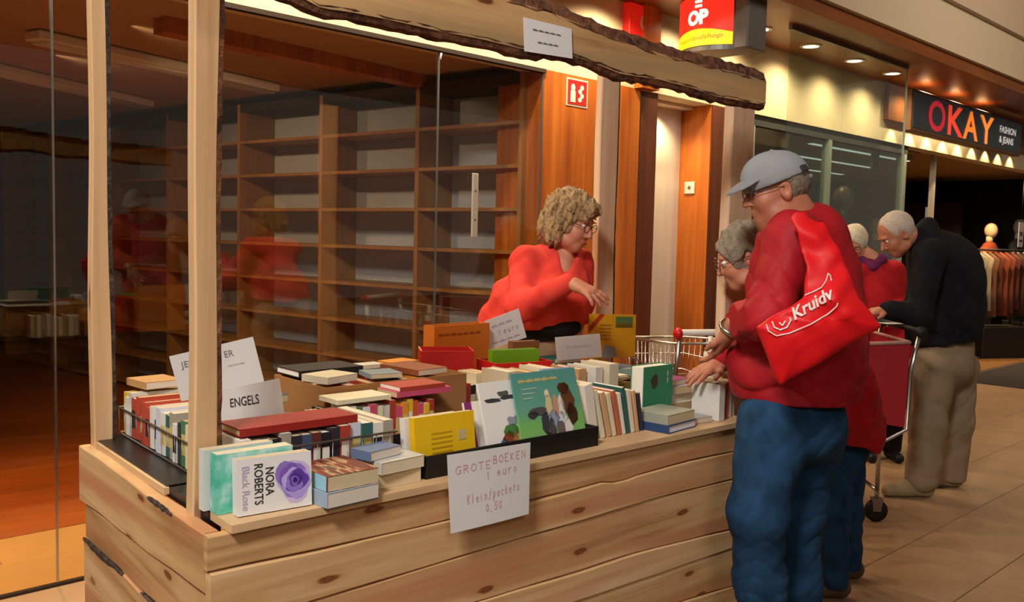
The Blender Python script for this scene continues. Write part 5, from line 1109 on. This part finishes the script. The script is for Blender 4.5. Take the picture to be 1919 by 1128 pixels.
# ------------------------------------------------------------------ red tote bag on his shoulder
def tote():
    YB = 2.43; o = J(1520, 620, YB); Z0 = np.array([0, 0, 0.])
    out = [(1417, 613), (1440, 596), (1478, 576), (1508, 556), (1516, 500), (1506, 440), (1488, 388), (1536, 376), (1562, 415), (1583, 470), (1600, 530), (1612, 560), (1652, 612), (1600, 640), (1540, 676), (1490, 705), (1462, 722), (1452, 708)]
    P = [J(a, b, YB) for a, b in out]; poly = np.array([(p[0], p[2]) for p in P])
    lo = np.array([poly[:, 0].min()-.03, YB-.07, poly[:, 1].min()-.03]); hi = np.array([poly[:, 0].max()+.03, YB+.07, poly[:, 1].max()+.03])
    V = Vox(lo, hi, .0045); X = V.ax[0][:, None]; Z = V.ax[2][None, :]
    d = np.full((len(V.ax[0]), len(V.ax[2])), 1e9); sgn = np.ones_like(d); n = len(poly)
    for i in range(n):
        a, b = poly[i], poly[(i+1) % n]; ex, ez = b-a; wx, wz = X-a[0], Z-a[1]; t = np.clip((wx*ex+wz*ez)/(ex*ex+ez*ez), 0, 1); d = np.minimum(d, (wx-ex*t)**2+(wz-ez*t)**2)
        c1 = Z >= a[1]; c2 = Z < b[1]; c3 = ex*wz > ez*wx; al = (c1 & c2 & c3) | (~c1 & ~c2 & ~c3); sgn = np.where(al, -sgn, sgn)
    d = np.sqrt(d)*sgn
    T = np.where(d < 0, .006+.034*np.sqrt(np.clip(-d/.07, 0, 1)), .006)
    zmid = J(1500, 560, YB)[2]; T = T*np.where(Z > zmid, np.clip(1-(Z-zmid)/.12, .35, 1), 1)
    wr = .005*np.sin(46*X+20*Z+1.5*np.sin(30*Z))+.004*np.sin(-30*X+70*Z+1.2*np.sin(40*X))*(Z > zmid-.05)
    # the bag hangs along his side: it swings back a little towards the lower right
    yc = YB+wr+np.clip((Z-zmid)/.26, 0, 1)**1.2*.09
    Yg = V.ax[1][None, :, None]; V.F = np.maximum(np.abs(Yg-yc[:, None, :])-T[:, None, :], d[:, None, :]).astype(np.float32)
    base = np.array([o[0], YB, float(lo[2])+.03]); e = empty('tote_bag', base, 0, 'bright red plastic tote bag with white printed brand lettering hanging from the shoulder', 'bag')
    V.build('bag_body', cloth('red_nonwoven', '#d0141a', '#da1d22', rough=.45), e, base, 2)
    # print: follows the front face a hair in front
    def fr(px, py):
        q = J(px, py, YB); i = int(np.clip(round((q[0]-V.lo[0])/V.h), 0, len(V.ax[0])-1)); k = int(np.clip(round((q[2]-V.lo[2])/V.h), 0, len(V.ax[2])-1))
        y = yc[i, k]-T[i, k]-.004; s = y/YB; q = CAMP+(q-CAMP)*s; return Vector(q-base)
    pr = flat('#e8d8d2', .6)
    def line(pts, w):
        mb = MB(); dense = []
        for (a, b), (c, d_) in zip(pts, pts[1:]):
            for t in np.linspace(0, 1, 5)[:-1]: dense.append((a+(c-a)*t, b+(d_-b)*t))
        dense.append(pts[-1]); L_ = []; R_ = []
        for i, (a, b) in enumerate(dense):
            p, q = dense[max(0, i-1)], dense[min(len(dense)-1, i+1)]; tx, ty = q[0]-p[0], q[1]-p[1]; l = math.hypot(tx, ty) or 1; nx, ny = -ty/l*w/2, tx/l*w/2; L_.append(fr(a+nx, b+ny)); R_.append(fr(a-nx, b-ny))
        m_ = len(dense); mb.add(L_+R_, [(i, i+1, m_+i+1, m_+i) for i in range(m_-1)]); mb.build('print_line', pr, e)
    line([(1436, 607), (1440, 620), (1455, 629), (1480, 624), (1520, 607), (1552, 588), (1568, 574), (1572, 562)], 2.2)
    line([(1508, 553), (1525, 546), (1540, 538), (1548, 526), (1552, 512), (1556, 516), (1558, 526)], 2.0)
    line([(1447, 602), (1451, 613), (1462, 618), (1475, 613), (1482, 600), (1480, 594)], 2.6); line([(1460, 604), (1466, 610), (1472, 601)], 2.6)
    me = text_mesh('Kruidv', 36, .9); ang = math.radians(30); xs = [v.co.x for v in me.vertices]; k = 86/(max(xs)-min(xs))
    for v in me.vertices:
        x, y = v.co.x*k*1.0, v.co.y*1.0; v.co = fr(1488+x*math.cos(ang)*.98-y*math.sin(ang)*.45, 600-x*math.sin(ang)*.98-y*math.cos(ang))
    me.materials.clear(); me.materials.append(pr); me.update(); link('lettering', me, e)
tote()
# ------------------------------------------------------------------ shorter shopper behind him
def shortwoman():
    base = np.array([*J(1555, 800, 3.72)[:2], 0.]); e = person('short grey haired shopper in glasses and a red coat behind the man with the cap', base)
    hip = J(1556, 740, 3.56); che = J(1496, 620, 3.40); nb = J(1456, 545, 3.14); hc = J(1394, 484, 3.035); R = frame((-.93, .05, -.36), (-.1, 0, 1))
    V = Vox(np.array([hc[0]-.35, 2.8, hip[2]-.05]), np.array([hip[0]+.2, 4.05, hc[2]+.18]), .005); head(V, hc, R, .85); V.cone(hc-R[2]*.05-R[1]*.03, nb, .05, .055, .03); V.chain([nb, che, hip], [.08, .12, .12], .06)
    w = J(1432, 700, 3.16); sh = nb+np.array([.08, -.04, -.10]); V.chain([sh, J(1474, 655, 3.26), w], [.05, .04, .026], .02); handv(V, w, (-.6, -.1, -.2), (0, 0, -1), -1, .92, .4)
    V.build('body', SK1, e, base); eyes(e, base, hc, R, .92); glasses(e, base, hc, R, .92, '#5a3a30')
    H = Vox(hc-.18, hc+.18, .005); E = lambda p, r, k=.02, sub=False: H.ell(hc+.92*(p[0]*R[0]+p[1]*R[1]+p[2]*R[2]), r, R, k, sub)
    E((0, -.02, .03), (.082, .102, .098)); E((0, -.06, -.02), (.078, .055, .07)); E((0, .11, -.045), (.075, .075, .105), .01, True)
    for q in (-1, 1): E((q*.085, .0, -.012), (.02, .026, .036), .006, True)
    H.folds([(.003, 90, 40, 60, .3, 1.2), (.002, 150, -80, 100, 1, 1)]); H.build('hair', hairmat('hair_mixed_grey', '#6f6252', '#958775'), e, base)
    C = Vox(np.array([J(1400, 600, 3.2)[0]-.1, 2.9, J(1600, 860, 3.7)[2]]), np.array([hip[0]+.38, 4.15, nb[2]+.08]), .006)
    C.chain([nb-np.array([-.03, -.02, .06]), che, hip, J(1575, 800, 3.68)], [.085, .13, .165, .18], .07); C.chain([sh, J(1474, 655, 3.26), w*.8+J(1474, 655, 3.26)*.2], [.06, .05, .04], .04); C.cone(sh, nb+np.array([.05, .12, -.06]), .07, .07, .05)
    C.chain([J(1575, 700, 3.66), J(1605, 760, 3.62), J(1625, 800, 3.60)], [.09, .075, .035], .05); C.cut(J(1600, 830, 3.65), (-.32, 0, -1)); C.folds([(.004, 26, -14, 24, .4, 1.6), (.003, -30, 22, 50, 1.9, 1.3)])
    C.build('coat', cloth('red_coat', '#a8121c', '#b81a22', rough=.7), e, base)
    L = Vox(np.array([hip[0]-.25, 3.4, 0]), np.array([hip[0]+.3, 4.1, hip[2]]), .0065); L.cone(J(1558, 790, 3.74), J(1560, 830, 3.74), .15, .15, .05)
    L.chain([J(1556, 840, 3.66), J(1556, 960, 3.64), J(1562, 1095, 3.66)], [.10, .075, .06], .03); L.chain([J(1578, 840, 3.84), J(1582, 960, 3.84), J(1588, 1075, 3.88)], [.10, .075, .06], .03); L.folds([(.003, 18, -14, 52, .4, 1.6)]); L.cut((0, 0, .05), (0, 0, -1)); L.build('jeans', cloth('dark_denim', '#14304e', '#1f4468', (1, 1, 1), 14, .9, 600), e, base)
    for p in (J(1562, 1095, 3.66), J(1588, 1075, 3.88)):
        S_ = Vox(np.array([p[0]-.25, p[1]-.1, -.02]), np.array([p[0]+.1, p[1]+.1, .14]), .006); S_.chain([(p[0]+.03, p[1], .045), (p[0]-.15, p[1], .035)], [.042, .033], .03); S_.cut((0, 0, .003), (0, 0, -1)); S_.build('shoe', flat('#54402f', .5), e, base)
shortwoman()
# ------------------------------------------------------------------ old man in the black jacket
def oldman():
    Y0 = 5.3; base = np.array([*J(1755, 700, Y0)[:2], 0.]); e = person('white haired man in a black jacket and beige trousers bending over a trolley', base)
    hip = J(1768, 640, 5.34); che = J(1765, 520, 5.3); nb = J(1722, 440, 5.27); hc = J(1680, 440, 5.24); R = frame((-.80, -.05, -.60), (-.6, 0, .8))
    sh, el, wr = J(1742, 478, 5.10), J(1722, 592, 5.02), J(1664, 580, 5.0); s2, e2, w2 = J(1752, 478, 5.46), J(1715, 580, 5.46), J(1652, 590, 5.34)
    V = Vox(np.array([wr[0]-.2, 4.8, hip[2]-.1]), np.array([hip[0]+.2, 5.65, hc[2]+.2]), .0055); head(V, hc, R, 1.0, 1.05); V.cone(hc-R[2]*.05-R[1]*.03, nb, .054, .052, .02); V.chain([nb+np.array([.05, 0, -.06]), che, hip], [.05, .12, .12], .05)
    V.chain([sh, el, wr], [.05, .04, .03], .02); V.chain([s2, e2, w2], [.05, .04, .03], .02); handv(V, wr, J(1632, 584, 5.0)-wr, (0, .2, -1), -1, 1.05, .6, .1); handv(V, w2, (-1, -.1, 0), (0, -.2, -1), 1, 1.05, .6, .1)
    V.build('body', SK2, e, base); eyes(e, base, hc, R)
    H = Vox(hc-.19, hc+.19, .0055); E = lambda p, r, k=.02, sub=False: H.ell(hc+(p[0]*R[0]+p[1]*R[1]+p[2]*R[2]), r, R, k, sub)
    E((0, -.022, .035), (.083, .102, .098)); E((0, .115, -.03), (.12, .10, .14), .012, True); H.cut(hc-R[2]*.055-R[1]*.03, -R[2])
    for q in (-1, 1): E((q*.088, .0, -.012), (.02, .03, .042), .006, True)
    H.folds([(.002, 120, 60, 90, .3, 1.2)]); H.build('hair', hairmat('hair_white', '#b3a294', '#d0c2b4'), e, base)
    C = Vox(np.array([wr[0]-.08, 4.8, J(1760, 650, 5.3)[2]]), np.array([hip[0]+.36, 5.75, nb[2]+.12]), .0065)
    C.chain([nb-np.array([-.03, 0, .03]), J(1768, 500, 5.3), J(1772, 570, 5.32), J(1762, 650, 5.33)], [.10, .185, .205, .20], .08); C.cone(sh, s2, .085, .085, .07); C.chain([sh, el, wr], [.085, .07, .052], .04); C.chain([s2, e2, w2], [.08, .065, .05], .04); C.ell(J(1792, 530, 5.3), (.13, .17, .17), None, .06)
    C.chain([nb+np.array([.03, -.07, .0]), nb+np.array([.05, 0, .05]), nb+np.array([.03, .07, .0])], [.035, .045, .035], .03)
    C.cut(J(1750, 642, 5.3), (.13, 0, -1)); C.folds([(.003, 14, -8, 20, .4, 1.6)]); C.creases([(.004, 9, -6, 16, .4, 2.2), (.003, -12, 8, 22, 2.1, 2.4)]); C.build('jacket', cloth('black_wool', '#0d0e14', '#14151c'), e, base)
    L = Vox(np.array([hip[0]-.35, 4.95, 0]), np.array([hip[0]+.3, 5.75, hip[2]+.08]), .0065); L.cone(hip, J(1768, 680, 5.34), .165, .17, .05)
    L.chain([J(1748, 690, 5.25), J(1740, 790, 5.22), J(1728, 895, 5.22)], [.135, .10, .095], .05); L.chain([J(1792, 690, 5.44), J(1792, 790, 5.44), J(1782, 890, 5.46)], [.13, .095, .085], .05); L.folds([(.002, 24, -14, 8, .4, 1.6)]); L.creases([(.004, 20, -8, 3, .4, 1.4), (.003, -12, 10, 16, 1.9, 2.)]); L.cut((0, 0, .04), (0, 0, -1)); L.build('trousers', cloth('beige_wool', '#7d6a54', '#8c7860'), e, base)
    for p in (J(1728, 895, 5.22), J(1782, 890, 5.46)):
        S_ = Vox(np.array([p[0]-.32, p[1]-.12, -.02]), np.array([p[0]+.12, p[1]+.12, .15]), .0065); S_.chain([(p[0]+.03, p[1], .045), (p[0]-.10, p[1], .048), (p[0]-.20, p[1]-.01, .036)], [.045, .045, .036], .03); S_.cut((0, 0, .003), (0, 0, -1)); S_.build('shoe', flat('#8f7a5c', .5), e, base)
oldman()
# ------------------------------------------------------------------ white haired woman in red behind the tote bag
def redwoman():
    base = np.array([*J(1650, 640, 6.13)[:2], 0.]); e = person('white haired shopper in a red coat with purple scarf facing the man in black', base)
    hip = J(1655, 660, 6.16); che = J(1645, 550, 6.12); nb = J(1625, 490, 6.10); hc = J(1600, 458, 6.08); R = frame((-.35, -.80, -.45), (0, 0, 1))
    V = Vox(np.array([hc[0]-.3, 5.6, hip[2]-.05]), np.array([hip[0]+.3, 6.6, hc[2]+.2]), .006); head(V, hc, R, .95); V.cone(hc-R[2]*.05, nb, .05, .055, .03); V.chain([nb, che, hip], [.08, .13, .14], .06); w = J(1672, 600, 5.83); V.chain([J(1672, 510, 6.06), J(1690, 575, 5.98), w], [.05, .04, .03], .02); handv(V, w, (-.5, -.6, 0), (0, 0, -1), 1, .95, .5); V.build('body', SK1, e, base); eyes(e, base, hc, R, .95); glasses(e, base, hc, R, .95)
    H = Vox(hc-.18, hc+.18, .0055); E = lambda p, r, k=.02, sub=False: H.ell(hc+.95*(p[0]*R[0]+p[1]*R[1]+p[2]*R[2]), r, R, k, sub)
    E((0, -.015, .035), (.088, .106, .104)); E((0, .115, -.04), (.075, .075, .10), .012, True); H.cut(hc-R[2]*.07, -R[2]); H.folds([(.003, 90, 40, 60, .3, 1.2)]); H.build('hair', hairmat('hair_white_short', '#b5a88f', '#d2c7b0'), e, base)
    C = Vox(np.array([hc[0]-.35, 5.6, hip[2]-.35]), np.array([hip[0]+.35, 6.6, nb[2]+.08]), .007); C.chain([nb-np.array([0, 0, .05]), che, hip, hip-np.array([0, 0, .3])], [.11, .17, .19, .21], .07); C.cone(J(1598, 512, 6.13), J(1672, 512, 6.13), .08, .08, .06); C.chain([J(1672, 510, 6.06), J(1690, 575, 5.98), w], [.08, .065, .05], .04); C.chain([J(1600, 515, 6.08), J(1592, 585, 5.98), J(1620, 600, 5.83)], [.08, .065, .05], .04); C.cone(nb-np.array([0, 0, .03]), nb+np.array([0, 0, .2]), .055, .07, .01, None, True); C.folds([(.005, 24, -14, 30, .4, 1.6)]); C.build('coat', cloth('crimson_coat', '#a4141f', '#b41d28'), e, base)
    S_ = Vox(nb-.22, nb+.16, .006); S_.chain([nb+np.array([-.07, -.05, .02]), nb+np.array([0, -.10, -.03]), nb+np.array([.08, -.05, .02]), nb+np.array([.02, .07, .03]), nb+np.array([-.07, -.05, .02])], [.03]*5, .02); S_.build('scarf', cloth('purple_scarf', '#5a1f4a', '#7a2a5c'), e, base)
    L = Vox(np.array([hip[0]-.3, 5.7, 0]), np.array([hip[0]+.3, 6.6, .8]), .008)
    for q in (-1, 1): L.chain([(hip[0]+q*.09, hip[1], .72), (hip[0]+q*.09, hip[1], .4), (hip[0]+q*.09, hip[1], .08)], [.10, .08, .065], .02)
    L.cut((0, 0, .05), (0, 0, -1)); L.build('trousers', cloth('black_cotton', '#121114', '#1b191c'), e, base)
    for q in (-1, 1):
        S_ = Vox(np.array([hip[0]+q*.09-.08, hip[1]-.22, -.02]), np.array([hip[0]+q*.09+.08, hip[1]+.1, .13]), .007); S_.chain([(hip[0]+q*.09, hip[1]+.02, .042), (hip[0]+q*.09, hip[1]-.13, .034)], [.042, .034], .03); S_.cut((0, 0, .003), (0, 0, -1)); S_.build('shoe', flat('#17151a', .5), e, base)
redwoman()
# ================================================================== SHOPPING CARTS
def cart(base, rz, lab, handle_col, red_basket=False):
    """local x = forward (away from the handle), z up; base at the floor under the handle"""
    e = empty('shopping_cart', base, rz, lab, 'shopping cart', 'shopping carts')
    hz, L, w0, w1 = 1.02, .82, .27, .20
    zb0, zb1, zt0, zt1 = .52, .62, .96, .90
    q = lambda x, y: y*(w0+(w1-w0)*x/L)
    zt = lambda x: zt0+(zt1-zt0)*x/L
    zb = lambda x: zb0+(zb1-zb0)*x/L
    for s in (-1, 1):
        MB().tube([(-.06, s*w0, hz), (-.02, s*w0, .8), (-.02, s*w0, .5), (.12, s*w0, .42), (.12, s*w0, .16)], .012).build('handle_post', M['chrome'], e)
    MB().tube([(-.06, -w0-.01, hz), (-.06, w0+.01, hz)], .016, 10).build('handle', handle_col, e)
    for s in (-1, 1): MB().ell((-.06, s*(w0+.012), hz-.005), (.03, .022, .03)).build('handle_cap', M['blackmat'] if red_basket else M['red'], e)
    for s in (-1, 1): MB().tube([(.10, s*w0, .45), (.5, s*w1*.95, .26), (.80, s*w1*.9, .16)], .012).build('chassis_rail', M['chrome'], e)
    MB().tube([(.12, -w0, .17), (.12, w0, .17)], .010).build('axle_bar', M['chrome'], e); MB().tube([(.78, -w1*.9, .17), (.78, w1*.9, .17)], .010).build('axle_bar', M['chrome'], e)
    for x, y in ((.12, -w0), (.12, w0), (.80, -w1*.9), (.80, w1*.9)):
        c = MB(); c.tube([(x, y, .17), (x, y, .125)], .012); c.hexa([(x-.02, y-.018, .06), (x+.02, y-.018, .06), (x+.02, y+.018, .06), (x-.02, y+.018, .06), (x-.028, y-.022, .13), (x+.028, y-.022, .13), (x+.028, y+.022, .13), (x-.028, y+.022, .13)]); cf = c.build('caster_fork', M['steel'], e)
        MB().loft([[(x+.06*r_*math.cos(a), y+o, .062+.06*r_*math.sin(a)) for a in [2*math.pi*i/18 for i in range(18)]] for r_, o in ((.75, -.014), (1, -.008), (1, .008), (.75, .014))], True, True).build('wheel', M['blackmat'], cf)
    if red_basket:
        rd = new_mat('red_basket', '#8e1620', .45)
        def wall(p, nm): MB().hexa(p).build(nm, rd, e)
        t = .008
        wall([(0, -w0, zb0), (L, -w1, zb1), (L, -w1+t, zb1), (0, -w0+t, zb0), (0, -w0-.02, zt0), (L, -w1-.02, zt1), (L, -w1-.02+t, zt1), (0, -w0-.02+t, zt0)], 'side_wall')
        wall([(0, w0-t, zb0), (L, w1-t, zb1), (L, w1, zb1), (0, w0, zb0), (0, w0+.02-t, zt0), (L, w1+.02-t, zt1), (L, w1+.02, zt1), (0, w0+.02, zt0)], 'side_wall')
        wall([(L, -w1, zb1), (L+t, -w1, zb1), (L+t, w1, zb1), (L, w1, zb1), (L+.03, -w1-.02, zt1), (L+.03+t, -w1-.02, zt1), (L+.03+t, w1+.02, zt1), (L+.03, w1+.02, zt1)], 'front_wall')
        wall([(-.005, -w0, zb0), (.003, -w0, zb0), (.003, w0, zb0), (-.005, w0, zb0), (-.005, -w0-.02, zt0), (.003, -w0-.02, zt0), (.003, w0+.02, zt0), (-.005, w0+.02, zt0)], 'rear_wall')
        wall([(0, -w0, zb0-.01), (L, -w1, zb1-.01), (L, w1, zb1-.01), (0, w0, zb0-.01), (0, -w0, zb0), (L, -w1, zb1), (L, w1, zb1), (0, w0, zb0)], 'basket_floor')
        rim = MB(); rim.tube([(0, -w0-.02, zt0), (L+.03, -w1-.02, zt1), (L+.03, w1+.02, zt1), (0, w0+.02, zt0)], .011, 8, closed=True); rim.build('rim', flat('#b88a86', .4), e)
        MB().box(.25, .55, -w0*.9, w0*.9, .40, .43).build('lower_tray', M['steel'], e)
    else:
        for z_, k in ((1., 'rim'), (.66, 'ring'), (.33, 'ring'), (0., 'ring')):
            P = [(x, s*(w0+(w1-w0)*x/L)*(1-.06*(1-z_)), zb(x)+(zt(x)-zb(x))*z_) for x, s in ((0, -1), (L, -1), (L, 1), (0, 1))]
            MB().tube(P, .007 if k == 'rim' else .0035, 6, closed=True).build(k, M['chrome'], e)
        for i in range(15):
            x = L*i/14
            for s in (-1, 1): MB().tube([(x, s*(w0+(w1-w0)*x/L), zt(x)), (x, s*(w0+(w1-w0)*x/L)*.94, zb(x))], .0032, 5).build('wire', M['chrome'], e)
        for i in range(1, 8):
            y = (i/8*2-1)
            MB().tube([(L, y*w1, zt1), (L, y*w1*.94, zb1), (0, y*w0*.94, zb0)], .0032, 5).build('wire', M['chrome'], e)
    return e
p = J(1256, 600, 4.45); cart((p[0]+.27, p[1], 0), math.radians(106), 'chrome wire shopping cart with a red handle parked behind the right end of the stall', flat('#cfc9c2', .4))
cart((2.08, 4.98, 0), math.radians(178), 'red plastic shopping cart in front of the man in black', M['blackmat'], True)
# bottle carton in the wire cart
p = J(1318, 668, 4.75); e = empty('milk_bottle', (p[0]+.03, p[1]-.02, float(p[2])-.11), .2, 'small bottle with a red label inside the wire cart', 'bottle'); MB().loft([[(r_*math.cos(a), r_*math.sin(a), z) for a in [2*math.pi*i/14 for i in range(14)]] for r_, z in ((.03, 0), (.034, .01), (.034, .13), (.02, .17), (.012, .19), (.012, .22))], True, True).build('bottle_body', flat('#d8d2c6', .3), e); MB().loft([[(.0348*math.cos(a), .0348*math.sin(a), z) for a in [2*math.pi*i/14 for i in range(14)]] for z in (.03, .11)], True, False).build('label', flat('#c23a22'), e)

sl = J(1668, 606, 4.92); e = empty('paper_slip', sl, .3, 'white paper slip lying on the black cart handle', 'paper'); MB().bbox(-.05, .05, -.04, .04, 0, .003, .0008).build('sheet', M['paper'], e)
